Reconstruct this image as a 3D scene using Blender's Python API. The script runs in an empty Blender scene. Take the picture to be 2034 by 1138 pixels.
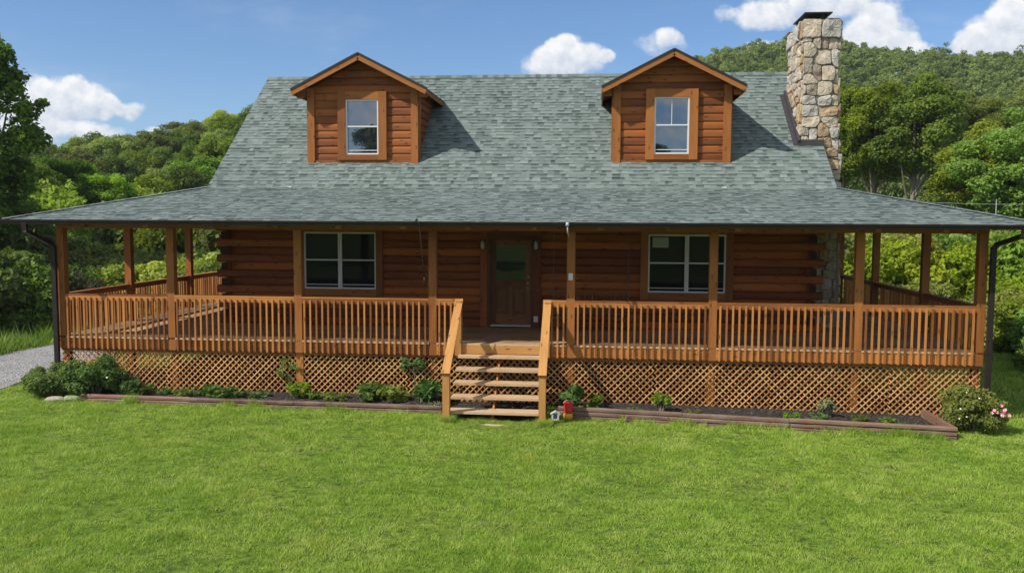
import bpy, math, random
import numpy as np
from mathutils import Vector, Matrix

random.seed(7)
C = bpy.context.scene.collection
SC = bpy.context.scene
R = math.radians

# ------------------------------------------------------------------ camera
CAM = Vector((11.923, -18.477, 2.693))
FPX = 1737.14                      # focal length in pixels of the 2034 px wide photograph
YAW, PITCH, ROLL = R(-5.408), R(-4.503), R(0.286)
fw = Vector((math.sin(YAW)*math.cos(PITCH), math.cos(YAW)*math.cos(PITCH), math.sin(PITCH)))
rt = Vector((math.cos(YAW), -math.sin(YAW), 0)); up = rt.cross(fw)
rt2 = rt*math.cos(ROLL)+up*math.sin(ROLL); up2 = up*math.cos(ROLL)-rt*math.sin(ROLL)
cam = bpy.data.objects.new('camera', bpy.data.cameras.new('camera')); C.objects.link(cam)
m = Matrix((rt2, up2, -fw)).transposed().to_4x4(); m.translation = CAM
cam.matrix_world = m
cam.data.sensor_width = 36; cam.data.lens = 36*FPX/2034
cam.data.clip_end = 5000
SC.camera = cam

def at(px, py, Y):                 # a point of the place seen at photo pixel (px, py), on the plane y = Y
    d = fw*FPX + rt2*(px-1017) - up2*(py-569)
    return CAM + d*((Y-CAM.y)/d.y)

# ------------------------------------------------------------------ light
SUN_DIR = Vector((-0.60, -0.385, 0.70)).normalized()       # towards the sun
elev = math.asin(SUN_DIR.z); azim = math.atan2(SUN_DIR.x, SUN_DIR.y)
sl = bpy.data.lights.new('sun', 'SUN'); sl.energy = 5.0; sl.angle = R(0.53); sl.color = (1.0, 0.955, 0.88)
so = bpy.data.objects.new('sun', sl); C.objects.link(so)
so.rotation_euler = (-SUN_DIR).to_track_quat('-Z', 'Y').to_euler(); so.location = SUN_DIR*40
SC.view_settings.view_transform = 'Standard'; SC.view_settings.look = 'None'
SC.view_settings.exposure = 0.13; SC.view_settings.gamma = 1.0
SC.cycles.volume_bounces = 0; SC.cycles.max_bounces = 8; SC.cycles.transparent_max_bounces = 8; SC.cycles.use_denoising = True

def N(nt, typ, ins=None, **props):
    n = nt.nodes.new(typ)
    for k, v in props.items(): setattr(n, k, v)
    for k, v in (ins or {}).items():
        s = n.inputs[k]
        if isinstance(v, bpy.types.NodeSocket): nt.links.new(v, s)
        else: s.default_value = v
    return n
def MATH(nt, op, a, b=None, c=None, clamp=False):
    ins = {0: a}
    if b is not None: ins[1] = b
    if c is not None: ins[2] = c
    return N(nt, 'ShaderNodeMath', ins, operation=op, use_clamp=clamp).outputs[0]
def MIX(nt, fac, a, b, blend='MIX'):
    n = N(nt, 'ShaderNodeMix', None, data_type='RGBA', blend_type=blend)
    for idx, v in ((0, fac), (6, a), (7, b)):
        s = n.inputs[idx]
        if isinstance(v, bpy.types.NodeSocket): nt.links.new(v, s)
        else: s.default_value = (v if idx == 0 else (tuple(v)+(1,))[:4])
    return n.outputs[2]
def RAMP(nt, fac, stops, interp='LINEAR'):
    n = N(nt, 'ShaderNodeValToRGB', {0: fac}); cr = n.color_ramp; cr.interpolation = interp
    while len(cr.elements) > 1: cr.elements.remove(cr.elements[0])
    cr.elements[0].position = stops[0][0]; cr.elements[0].color = (tuple(stops[0][1])+(1,))[:4]
    for p, c in stops[1:]:
        e = cr.elements.new(p); e.color = (tuple(c)+(1,))[:4]
    return n.outputs[0]
def MAPR(nt, v, a, b, c=0.0, d=1.0, smooth=False):
    n = N(nt, 'ShaderNodeMapRange', {0: v, 1: a, 2: b, 3: c, 4: d})
    if smooth: n.interpolation_type = 'SMOOTHSTEP'
    return n.outputs[0]
def NOISE(nt, vec, scale, detail=4, rough=0.55, **kw):
    return N(nt, 'ShaderNodeTexNoise', {'Vector': vec, 'Scale': scale, 'Detail': detail, 'Roughness': rough}, **kw).outputs[0]

# ------------------------------------------------------------------ sky with cumulus clouds
W = bpy.data.worlds.new('World'); SC.world = W; W.use_nodes = True
nt = W.node_tree; nt.nodes.clear()
sky = N(nt, 'ShaderNodeTexSky', None, sky_type='NISHITA', sun_disc=False, sun_elevation=elev,
        sun_rotation=azim, altitude=300, air_density=1.0, dust_density=0.1, ozone_density=4.0)
geo = N(nt, 'ShaderNodeTexCoord'); dvec = geo.outputs['Generated']
sx = N(nt, 'ShaderNodeSeparateXYZ', {0: dvec})
ady = MATH(nt, 'MAXIMUM', MATH(nt, 'ABSOLUTE', sx.outputs[1]), 0.02)
S = MATH(nt, 'DIVIDE', sx.outputs[0], ady)          # clouds are laid out over directions: heading and height
T = MATH(nt, 'DIVIDE', sx.outputs[2], ady)
back = MATH(nt, 'LESS_THAN', sx.outputs[1], 0.0)
# (heading, height, half width, half height, strength) of each puff of cloud
CL = []
def cloud(px, py, rx, ry, k=1.0):
    p = (at(px, py, 1000)-CAM); CL.append((p.x/p.y, p.z/p.y, rx/FPX, ry/FPX, k))
for c in ((118,205,78,66,1.2),(70,190,46,50,1.1),(185,200,64,46,1.15),(150,172,34,32,1.1),(215,212,40,30),(60,262,90,44),(185,262,85,26),(262,219,36,24,.9),(306,260,22,12,.8),(20,225,60,60),
          (1120,112,62,48),(1080,124,50,36),(1168,120,52,34),(1112,92,34,30),(1205,116,20,16,.8),
          (1314,84,62,28,.62),(1332,72,30,22,.62),
          (1590,14,135,46,.8),(1510,34,66,30,.8),(1690,0,120,34,.74),(1438,28,24,20,.5),(1530,100,64,24,.8),
          (1752,66,72,62,1.05),(1712,84,56,50,1),(1790,92,48,34,1),(1742,34,38,32,1),(1830,100,40,22,.7),
          (1985,70,86,56,1.05),(2020,36,66,58,1.05),(1944,84,56,36,1),(1920,98,40,24,.9),(2100,40,120,80,1)):
    cloud(*c)
# further clouds all round the sky, outside the picture
rc = random.Random(3)
for k in range(5):
    s0 = rc.uniform(-1.6, -1.05) if k % 2 else rc.uniform(.85, 1.4)
    CL.append((s0, rc.uniform(.12, .45), rc.uniform(.06, .12), rc.uniform(.03, .06), 1.0))
comb = N(nt, 'ShaderNodeCombineXYZ', {0: S, 1: T, 2: back}).outputs[0]
warp = N(nt, 'ShaderNodeTexNoise', {'Vector': comb, 'Scale': 22.0, 'Detail': 3.0, 'Roughness': .5})
wv = N(nt, 'ShaderNodeVectorMath', {0: warp.outputs[1], 1: (.5, .5, .5)}, operation='SUBTRACT').outputs[0]
wv = N(nt, 'ShaderNodeVectorMath', {0: wv, 'Scale': .022}, operation='SCALE').outputs[0]
wp = N(nt, 'ShaderNodeVectorMath', {0: comb, 1: wv}, operation='ADD').outputs[0]
ws = N(nt, 'ShaderNodeSeparateXYZ', {0: wp})
field = None; shade = None
for (s0, t0, a, b, k) in CL:
    ds = MATH(nt, 'MULTIPLY', MATH(nt, 'SUBTRACT', ws.outputs[0], s0), 1/a)
    dt = MATH(nt, 'MULTIPLY', MATH(nt, 'SUBTRACT', ws.outputs[1], t0), 1/b)
    e = MATH(nt, 'SUBTRACT', 1.0, MATH(nt, 'MULTIPLY_ADD', ds, ds, MATH(nt, 'MULTIPLY', dt, dt)))
    e = MATH(nt, 'MULTIPLY', MATH(nt, 'MAXIMUM', e, 0.0), k)
    lit = MATH(nt, 'MULTIPLY', e, MATH(nt, 'SUBTRACT', dt, MATH(nt, 'MULTIPLY', ds, .4)))
    field = e if field is None else MATH(nt, 'ADD', field, e)
    shade = lit if shade is None else MATH(nt, 'ADD', shade, lit)
shade = MATH(nt, 'DIVIDE', shade, MATH(nt, 'MAXIMUM', field, .05))
field = MATH(nt, 'MULTIPLY', field, MATH(nt, 'SUBTRACT', 1.0, back))
# behind the viewer: fair-weather clouds, cover widened to add fill light on the porch
bn = NOISE(nt, N(nt, 'ShaderNodeVectorMath', {0: comb, 1: (1.0, 1.9, 1.0)}, operation='MULTIPLY').outputs[0], 2.3, 6, .6)
bf = MATH(nt, 'MULTIPLY', MAPR(nt, bn, .40, .64, 0, 1.7), back)
field = MATH(nt, 'ADD', field, bf)
det = MATH(nt, 'ADD', MATH(nt, 'MULTIPLY', NOISE(nt, comb, 60.0, 8, .65), .7), MATH(nt, 'MULTIPLY', NOISE(nt, N(nt, 'ShaderNodeVectorMath', {0: comb, 1: (.7, 1.5, 1.0)}, operation='MULTIPLY').outputs[0], 24.0, 5, .6), .3))
dens = MATH(nt, 'ADD', MATH(nt, 'MINIMUM', field, 1.0), MATH(nt, 'MULTIPLY', MATH(nt, 'SUBTRACT', det, .5), 1.5))
mask = MAPR(nt, dens, .10, .92, 0, 1, True)
mask = MATH(nt, 'MULTIPLY', mask, MAPR(nt, field, 0.02, .34, 0, 1, True))
veil = NOISE(nt, N(nt, 'ShaderNodeVectorMath', {0: comb, 1: (2.2, 7.0, 1.0)}, operation='MULTIPLY').outputs[0], 1.6, 7, .62)
mask = MATH(nt, 'MAXIMUM', mask, MAPR(nt, veil, .50, .80, 0, .20, True))
det2 = NOISE(nt, N(nt, 'ShaderNodeVectorMath', {0: comb, 1: (.012, -.014, 0)}, operation='ADD').outputs[0], 60.0, 7, .6)
sh = MATH(nt, 'ADD', MATH(nt, 'MULTIPLY', shade, .42), MATH(nt, 'MULTIPLY', MATH(nt, 'SUBTRACT', det, det2), 1.3))
ccol = RAMP(nt, MAPR(nt, sh, -.45, .35), [(0, (6.2, 7.0, 8.4)), (.5, (8.6, 8.95, 9.6)), (1, (10.8, 10.8, 10.8))])
skyc = MIX(nt, 1.0, sky.outputs[0], (.92, 1.12, 1.32), 'MULTIPLY')
col = MIX(nt, MATH(nt, 'MULTIPLY', mask, .97), skyc, ccol)
bg = N(nt, 'ShaderNodeBackground', {0: col, 1: 0.088})
N(nt, 'ShaderNodeOutputWorld', {0: bg.outputs[0]})

# ------------------------------------------------------------------ materials
def newmat(name):
    mt = bpy.data.materials.new(name); mt.use_nodes = True; mt.node_tree.nodes.clear(); return mt, mt.node_tree
def finish(mt, bsdf, disp=None):
    N(mt.node_tree, 'ShaderNodeOutputMaterial', {0: bsdf}); return mt
def BUMP(nt, h, strength, dist=0.01):
    return N(nt, 'ShaderNodeBump', {'Height': h, 'Strength': strength, 'Distance': dist}).outputs[0]
def tone_of(nt): return N(nt, 'ShaderNodeAttribute', None, attribute_name='tone').outputs['Fac']

def wood(name, light, dark, rough=.6, knots=1.0, weather=None, spec=.3, vary=.62):
    mt, nt = newmat(name)
    uv = N(nt, 'ShaderNodeUVMap', None, uv_map='UVMap').outputs[0]
    tone = tone_of(nt)
    st = N(nt, 'ShaderNodeMapping', {0: uv, 3: (1.1, 26.0, 1)}).outputs[0]
    g1 = NOISE(nt, st, 1.6, 6, .62, noise_dimensions='2D')
    st2 = N(nt, 'ShaderNodeMapping', {0: uv, 3: (.7, 3.2, 1)}).outputs[0]
    g2 = NOISE(nt, st2, 1.3, 4, .6, noise_dimensions='2D')
    kv = N(nt, 'ShaderNodeMapping', {0: uv, 3: (2.0, 6.0, 1)}).outputs[0]
    kn = N(nt, 'ShaderNodeTexVoronoi', {'Vector': kv, 'Scale': 1.0}, voronoi_dimensions='2D')
    kf = MATH(nt, 'MULTIPLY', MAPR(nt, kn.outputs['Distance'], .04, .14, 1, 0), MATH(nt, 'GREATER_THAN', N(nt, 'ShaderNodeSeparateColor', {0: kn.outputs['Color']}).outputs[0], .45))
    f = MATH(nt, 'ADD', MATH(nt, 'MULTIPLY', g1, .55), MATH(nt, 'MULTIPLY', g2, .65))
    f = MATH(nt, 'ADD', f, MATH(nt, 'MULTIPLY', MATH(nt, 'SUBTRACT', tone, .5), vary))
    f = MAPR(nt, f, .28, .92)
    col = MIX(nt, f, dark, light)
    col = MIX(nt, MATH(nt, 'MULTIPLY', kf, .75*knots), col, tuple(c*.28 for c in dark))
    if weather:
        tc = N(nt, 'ShaderNodeTexCoord').outputs['Object']
        w = MAPR(nt, NOISE(nt, tc, 1.3, 6, .65), .42, .68)
        col = MIX(nt, MATH(nt, 'MULTIPLY', w, .7), col, weather)
    endg = MAPR(nt, tone, -.5, -.05, .22, 1.0)
    col = MIX(nt, 1.0, col, N(nt, 'ShaderNodeCombineColor', {0: endg, 1: endg, 2: endg}).outputs[0], 'MULTIPLY')
    b = N(nt, 'ShaderNodeBsdfPrincipled', {'Base Color': col, 'Roughness': MAPR(nt, g1, .2, .8, rough-.1, rough+.15),
          'Specular IOR Level': spec, 'Normal': BUMP(nt, g1, .35, .004)})
    return finish(mt, b.outputs[0])

def plain(name, col, rough=.5, metal=0.0, var=.15, scale=8.0, spec=.5, emis=None):
    mt, nt = newmat(name)
    tc = N(nt, 'ShaderNodeTexCoord').outputs['Object']
    n = NOISE(nt, tc, scale, 5, .6)
    c = MIX(nt, n, tuple(x*(1-var) for x in col), tuple(min(1, x*(1+var)) for x in col))
    b = N(nt, 'ShaderNodeBsdfPrincipled', {'Base Color': c, 'Roughness': MAPR(nt, n, .3, .7, rough*.85, min(1, rough*1.15)), 'Metallic': metal, 'Specular IOR Level': spec})
    return finish(mt, b.outputs[0])

def glass(name, refl, tint=(.012, .014, .016)):
    mt, nt = newmat(name)
    tc = N(nt, 'ShaderNodeTexCoord').outputs['Object']
    nrm = BUMP(nt, NOISE(nt, tc, 1.7, 2, .4), .05, .02)
    d = N(nt, 'ShaderNodeBsdfPrincipled', {'Base Color': tint+(1,), 'Roughness': .3, 'Specular IOR Level': 0.0})
    g = N(nt, 'ShaderNodeBsdfGlossy', {'Color': (.92, .95, 1, 1), 'Roughness': .015, 'Normal': nrm})
    lw = N(nt, 'ShaderNodeLayerWeight', {0: .35})
    fac = MATH(nt, 'ADD', refl, MATH(nt, 'MULTIPLY', lw.outputs[0], .12), clamp=True)
    mx = N(nt, 'ShaderNodeMixShader', {0: fac, 1: d.outputs[0], 2: g.outputs[0]})
    return finish(mt, mx.outputs[0])

def leafmat(name, c_dark, c_light, trans=.35, objvar=.35):
    mt, nt = newmat(name)
    tone = tone_of(nt)
    oi = N(nt, 'ShaderNodeObjectInfo').outputs['Random']
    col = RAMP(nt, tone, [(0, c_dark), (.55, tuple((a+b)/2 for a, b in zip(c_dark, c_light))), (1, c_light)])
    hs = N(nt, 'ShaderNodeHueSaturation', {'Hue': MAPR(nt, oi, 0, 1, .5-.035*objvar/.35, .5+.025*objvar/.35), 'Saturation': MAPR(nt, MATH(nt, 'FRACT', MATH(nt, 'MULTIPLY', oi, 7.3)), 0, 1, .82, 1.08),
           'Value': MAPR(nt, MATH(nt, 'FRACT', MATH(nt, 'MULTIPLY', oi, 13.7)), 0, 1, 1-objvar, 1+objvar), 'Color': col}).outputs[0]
    d = N(nt, 'ShaderNodeBsdfPrincipled', {'Base Color': hs, 'Roughness': .5, 'Specular IOR Level': .12})
    t = N(nt, 'ShaderNodeBsdfTranslucent', {0: MIX(nt, 1.0, hs, (1.15, 1.2, .5), 'MULTIPLY')})
    mx = N(nt, 'ShaderNodeMixShader', {0: trans, 1: d.outputs[0], 2: t.outputs[0]})
    return finish(mt, mx.outputs[0])

M = {}
M['rail'] = wood('stained_rail_wood', (.50, .205, .052), (.21, .070, .016), vary=.95)
M['post'] = wood('stained_post_wood', (.39, .145, .033), (.17, .053, .012))
M['log'] = wood('stained_log_wood', (.38, .108, .019), (.145, .036, .0075), knots=1.3, vary=.8)
M['trim'] = wood('stained_trim_wood', (.365, .134, .029), (.18, .055, .012), knots=1.0)
M['siding'] = wood('dormer_log_siding', (.34, .106, .022), (.13, .036, .009), knots=1.3, vary=.55)
M['lattice'] = wood('lattice_wood', (.62, .330, .118), (.34, .155, .047), knots=.3, vary=.95)
M['step'] = wood('weathered_step_wood', (.56, .38, .22), (.34, .20, .10), weather=(.54, .39, .24))
M['newel'] = wood('pale_newel_wood', (.50, .250, .075), (.27, .115, .030))
M['deck'] = wood('weathered_deck_wood', (.48, .31, .175), (.23, .135, .07), weather=(.40, .28, .175), spec=.1, rough=.8)
M['timber'] = wood('landscape_timber_wood', (.23, .125, .085), (.10, .050, .034), weather=(.24, .18, .145))
M['door'] = wood('dark_door_wood', (.20, .086, .033), (.09, .036, .013))
M['swing'] = wood('dark_swing_wood', (.20, .075, .022), (.10, .032, .01))
M['bark'] = plain('tree_bark', (.20, .165, .125), .9, var=.5, scale=14)
M['gutter'] = plain('dark_gutter_metal', (.026, .019, .017), .5, var=.2, scale=3, spec=.2)
M['flash'] = plain('flashing_metal', (.045, .040, .045), .5, var=.25, scale=5)
M['black'] = plain('black_metal', (.015, .015, .016), .45)
M['white'] = plain('white_vinyl', (.66, .66, .66), .4, var=.08)
M['grey'] = plain('grey_plastic', (.45, .46, .47), .5)
M['brass'] = plain('brass', (.55, .38, .14), .3, metal=1.0)
M['paper'] = plain('white_paper', (.34, .37, .35), .8, var=.05)
M['red'] = plain('red_plastic', (.58, .022, .018), .4, var=.12)
M['yellow'] = plain('yellow_plastic', (.52, .29, .03), .45, var=.2)
M['chain'] = plain('chain_metal', (.13, .11, .09), .5, metal=.6)
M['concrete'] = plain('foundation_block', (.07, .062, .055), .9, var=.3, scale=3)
M['rock'] = plain('edging_stone', (.36, .31, .24), .9, var=.35, scale=7)
M['hose'] = plain('black_hose', (.012, .012, .012), .5)
M['sill'] = plain('door_sill_metal', (.55, .53, .50), .4)
M['blossom_pink'] = plain('pink_petals', (.72, .30, .34), .6, var=.3, scale=30)
M['blossom_white'] = plain('white_petals', (.75, .72, .66), .6, var=.1)
M['glass_up'] = glass('dormer_window_glass', .22, (.012, .016, .022))
M['glass_low'] = glass('porch_window_glass', .012)
M['glass_door'] = glass('door_glass', .05)

def shingle_mat():
    mt, nt = newmat('grey_green_shingles')
    tone = tone_of(nt)
    tc = N(nt, 'ShaderNodeTexCoord').outputs['Object']
    g = NOISE(nt, tc, 90, 3, .7); big = NOISE(nt, tc, .55, 4, .6); streak = NOISE(nt, N(nt, 'ShaderNodeMapping', {0: tc, 3: (2.2, .5, .5)}).outputs[0], 1.5, 5, .6)
    f = MATH(nt, 'ADD', tone, MATH(nt, 'MULTIPLY', MATH(nt, 'SUBTRACT', g, .5), .35))
    f = MATH(nt, 'ADD', f, MATH(nt, 'MULTIPLY', MATH(nt, 'SUBTRACT', MATH(nt, 'ADD', big, streak), 1.0), .26))
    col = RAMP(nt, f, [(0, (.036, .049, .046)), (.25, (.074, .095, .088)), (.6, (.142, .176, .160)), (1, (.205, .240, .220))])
    b = N(nt, 'ShaderNodeBsdfPrincipled', {'Base Color': col, 'Roughness': .85, 'Specular IOR Level': .25, 'Normal': BUMP(nt, g, .5, .004)})
    return finish(mt, b.outputs[0])
M['shingle'] = shingle_mat()

def stone_mat():
    mt, nt = newmat('fieldstone')
    tone = tone_of(nt); tc = N(nt, 'ShaderNodeTexCoord').outputs['Object']
    base = RAMP(nt, tone, [(0, (.42, .36, .28)), (.14, (.53, .46, .36)), (.28, (.54, .51, .46)), (.44, (.46, .33, .19)), (.54, (.58, .50, .38)), (.70, (.40, .25, .15)), (.77, (.58, .55, .50)), (.90, (.47, .36, .18)), (.96, (.33, .25, .20))], 'CONSTANT')
    n1 = NOISE(nt, tc, 6, 8, .7); n2 = NOISE(nt, tc, 22, 6, .7)
    col = MIX(nt, MAPR(nt, n1, .35, .72, 0, .75), base, (.20, .135, .085))
    col = MIX(nt, MAPR(nt, n2, .5, .75, 0, .55), col, (.52, .49, .44))
    col = MIX(nt, MAPR(nt, n2, .42, .25, 0, .6), col, (.10, .085, .07))
    b = N(nt, 'ShaderNodeBsdfPrincipled', {'Base Color': col, 'Roughness': .9, 'Specular IOR Level': .2, 'Normal': BUMP(nt, MATH(nt, 'ADD', n1, MATH(nt, 'MULTIPLY', n2, .5)), .8, .03)})
    return finish(mt, b.outputs[0])
M['stone'] = stone_mat()
M['mortar'] = plain('stone_mortar', (.26, .235, .195), .95, var=.3, scale=12)

def ground_mat():
    mt, nt = newmat('lawn_soil_and_turf')
    tc = N(nt, 'ShaderNodeTexCoord').outputs['Object']
    a = NOISE(nt, tc, .5, 5, .6); b_ = NOISE(nt, tc, 9, 6, .7)
    col = MIX(nt, MAPR(nt, a, .35, .65), (.150, .255, .026), (.23, .31, .042))
    col = MIX(nt, MAPR(nt, b_, .35, .7), tuple((.030, .055, .010)), col)
    b = N(nt, 'ShaderNodeBsdfPrincipled', {'Base Color': col, 'Roughness': .95, 'Specular IOR Level': .1, 'Normal': BUMP(nt, b_, .8, .05)})
    return finish(mt, b.outputs[0])
M['ground'] = ground_mat()

def blade_mat(name, wild=False):
    mt, nt = newmat(name)
    tone = tone_of(nt); tc = N(nt, 'ShaderNodeTexCoord').outputs['Object']
    fl = N(nt, 'ShaderNodeMapping', {0: tc, 3: (1, 1, 0)}).outputs[0]
    a = NOISE(nt, fl, .42, 5, .62); b_ = NOISE(nt, fl, 2.2, 4, .6); y = NOISE(nt, fl, .9, 6, .7); cl = NOISE(nt, fl, 1.5, 3, .5)
    f = MATH(nt, 'ADD', MATH(nt, 'MULTIPLY', tone, .55), MATH(nt, 'ADD', MATH(nt, 'MULTIPLY', a, .5), MATH(nt, 'MULTIPLY', b_, .4)))
    col = RAMP(nt, f, [(.34, (.106, .215, .020)), (.54, (.228, .374, .037)), (.76, (.362, .506, .067)), (1.0, (.51, .59, .145))])
    col = MIX(nt, MAPR(nt, y, .56, .74, 0, .62), col, (.50, .46, .09))
    col = MIX(nt, MAPR(nt, cl, .64, .76, 0, .6), col, (.095, .230, .034))
    dry = MATH(nt, 'GREATER_THAN', tone, .965)
    col = MIX(nt, MATH(nt, 'MULTIPLY', dry, .8), col, (.40, .34, .15))
    if wild: col = MIX(nt, 1.0, col, (.55, .62, .6), 'MULTIPLY')
    d = N(nt, 'ShaderNodeBsdfPrincipled', {'Base Color': col, 'Roughness': .55, 'Specular IOR Level': .2})
    t = N(nt, 'ShaderNodeBsdfTranslucent', {0: col})
    mx = N(nt, 'ShaderNodeMixShader', {0: .35, 1: d.outputs[0], 2: t.outputs[0]})
    return finish(mt, mx.outputs[0])
M['blade'] = blade_mat('lawn_blades'); M['wild'] = blade_mat('verge_blades', True)

def gravel_mat():
    mt, nt = newmat('pale_gravel')
    tc = N(nt, 'ShaderNodeTexCoord').outputs['Object']
    v = N(nt, 'ShaderNodeTexVoronoi', {'Vector': tc, 'Scale': 24.0}); n = NOISE(nt, tc, 1.2, 5, .6)
    g = N(nt, 'ShaderNodeSeparateColor', {0: v.outputs['Color']}).outputs[0]
    col = RAMP(nt, g, [(0, (.17, .165, .16)), (.5, (.31, .305, .295)), (1, (.45, .44, .43))])
    col = MIX(nt, MAPR(nt, n, .45, .7, 0, .5), col, (.22, .20, .17))
    b = N(nt, 'ShaderNodeBsdfPrincipled', {'Base Color': col, 'Roughness': .95, 'Specular IOR Level': .1, 'Normal': BUMP(nt, v.outputs['Distance'], 1.0, .03)})
    return finish(mt, b.outputs[0])
M['gravel'] = gravel_mat()
def mulch_mat():
    mt, nt = newmat('dark_mulch')
    tc = N(nt, 'ShaderNodeTexCoord').outputs['Object']
    v = N(nt, 'ShaderNodeTexVoronoi', {'Vector': tc, 'Scale': 30.0}); g = N(nt, 'ShaderNodeSeparateColor', {0: v.outputs['Color']}).outputs[0]
    col = RAMP(nt, g, [(0, (.022, .019, .018)), (.6, (.050, .043, .040)), (.93, (.085, .07, .06)), (1, (.22, .19, .16))])
    b = N(nt, 'ShaderNodeBsdfPrincipled', {'Base Color': col, 'Roughness': .95, 'Specular IOR Level': .1, 'Normal': BUMP(nt, v.outputs['Distance'], 1.0, .03)})
    return finish(mt, b.outputs[0])
M['mulch'] = mulch_mat()
M['dirt'] = plain('bare_dirt', (.40, .34, .19), .95, var=.35, scale=9, spec=.1)

M['leaf_bright'] = leafmat('bright_leaves', (.150, .225, .024), (.385, .475, .068), trans=.48)
M['leaf_mid'] = leafmat('green_leaves', (.100, .164, .021), (.275, .370, .056), trans=.48)
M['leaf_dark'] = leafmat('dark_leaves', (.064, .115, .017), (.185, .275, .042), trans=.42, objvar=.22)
M['leaf_olive'] = leafmat('olive_leaves', (.112, .164, .021), (.300, .375, .056), trans=.48, objvar=.15)
M['leaf_pine'] = leafmat('pine_needles', (.022, .045, .022), (.065, .095, .045), trans=.15, objvar=.2)
M['leaf_far'] = leafmat('far_leaves', (.132, .190, .036), (.330, .410, .085), trans=.48, objvar=.0)
M['leaf_bed'] = leafmat('garden_leaves', (.058, .120, .024), (.165, .265, .062), objvar=.25)
M['leaf_lime'] = leafmat('lime_leaves', (.12, .20, .02), (.26, .34, .05), objvar=.1)
M['leaf_hosta'] = leafmat('striped_leaves', (.10, .16, .05), (.38, .42, .22), objvar=.1)
M['leaf_brown'] = leafmat('dull_brown_leaves', (.06, .06, .03), (.13, .12, .06), objvar=.1)

# ------------------------------------------------------------------ mesh builder
class MB:
    def __init__(s): s.v=[]; s.f=[]; s.uv=[]; s.t=[]
    def poly(s, pts, uvs=None, tone=.5):
        b=len(s.v); s.v += [tuple(p) for p in pts]; s.f.append(tuple(range(b, b+len(pts))))
        s.uv += (uvs if uvs else [(p[0], p[1]) for p in pts]); s.t.append(tone)
    def box(s, x0, x1, y0, y1, z0, z1, tone=None, mat=None):
        tone = random.random() if tone is None else tone
        sz = (x1-x0, y1-y0, z1-z0)
        s.obox(Vector(((x0+x1)/2, (y0+y1)/2, (z0+z1)/2)), Vector((1,0,0)), Vector((0,1,0)), Vector((0,0,1)), sz, tone)
    def obox(s, c, ax, ay, az, sz, tone=None):          # oriented box; the grain runs along its longest side
        tone = random.random() if tone is None else tone
        A=(ax,ay,az); L=max(range(3), key=lambda i: sz[i]); ou,ov=random.uniform(0,50),random.uniform(0,50)
        h=[x/2 for x in sz]
        for k in range(3):
            i,j=(k+1)%3,(k+2)%3
            if j==L: i,j=j,i
            for sg in (1,-1):
                pts=[];uv=[]
                for a,b in ((-1,-1),(1,-1),(1,1),(-1,1)):
                    pts.append(c+A[k]*(sg*h[k])+A[i]*(a*h[i])+A[j]*(b*h[j]))
                    uv.append((a*h[i]+ou, b*h[j]+ov+k*.7+sg*.3))
                n=(pts[1]-pts[0]).cross(pts[2]-pts[0])
                if n.dot(A[k]*sg)<0: pts.reverse(); uv.reverse()
                s.poly(pts,uv,tone)
    def bar(s, p, q, w, h, tone=None, upv=(0,0,1)):      # board from p to q, w wide, h thick
        p,q=Vector(p),Vector(q); ax=(q-p).normalized(); ay=Vector(upv).cross(ax).normalized(); az=ax.cross(ay)
        s.obox((p+q)/2, ax, ay, az, ((q-p).length, w, h), tone)
    def tube(s, pts, rad, n=8, tone=.5, cap=True):
        pts=[Vector(p) for p in pts]; rad=rad if isinstance(rad,(list,tuple)) else [rad]*len(pts)
        rings=[]; b=len(s.v)
        for i,p in enumerate(pts):
            d=(pts[min(i+1,len(pts)-1)]-pts[max(i-1,0)]).normalized()
            a=d.orthogonal().normalized() if i==0 else (pa-d*pa.dot(d)).normalized()
            pa=a; bb=d.cross(a)
            for k in range(n):
                t=2*math.pi*k/n; s.v.append(tuple(p+(a*math.cos(t)+bb*math.sin(t))*rad[i]))
        L=0
        for i in range(len(pts)-1):
            l2=L+(pts[i+1]-pts[i]).length
            for k in range(n):
                k2=(k+1)%n
                s.f.append((b+i*n+k,b+i*n+k2,b+(i+1)*n+k2,b+(i+1)*n+k))
                s.uv += [(L,k*.05),(L,(k+1)*.05),(l2,(k+1)*.05),(l2,k*.05)]; s.t.append(tone)
            L=l2
        if cap:
            for i,rev in ((0,True),(len(pts)-1,False)):
                idx=[b+i*n+k for k in range(n)]
                if rev: idx.reverse()
                s.f.append(tuple(idx)); s.uv += [(0,0)]*n; s.t.append(tone)
    def build(s, name, mat, parent=None, smooth=False):
        me=bpy.data.meshes.new(name); me.from_pydata(s.v,[],s.f)
        ul=me.uv_layers.new(name='UVMap'); ul.data.foreach_set('uv', np.array(s.uv,dtype=np.float32).ravel())
        at_=me.attributes.new('tone','FLOAT','FACE'); at_.data.foreach_set('value', np.array(s.t,dtype=np.float32))
        if smooth: me.polygons.foreach_set('use_smooth',[True]*len(me.polygons))
        me.materials.append(mat); me.update()
        return link(name, me, parent)
ORG={}
def link(name, me, parent=None):
    o=bpy.data.objects.new(name, me); C.objects.link(o)
    if parent is not None:
        o.parent=parent
        if parent.type=='EMPTY' and parent.name in ORG: o.location=-ORG[parent.name]     # meshes of fixed things are given in place
    return o
def tag(o,label=None,cat=None,group=None,kind=None):
    if label: o['label']=label
    if cat: o['category']=cat
    if group: o['group']=group
    if kind: o['kind']=kind
    return o
def thing(name, loc, label, cat, group=None, fixed=True):
    o=bpy.data.objects.new(name,None); C.objects.link(o); o.location=loc; o.empty_display_size=.2
    if fixed: ORG[o.name]=Vector(loc)
    return tag(o,label,cat,group)
def one(mb,*a,**k): return mb.build(*a,**k)
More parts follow.
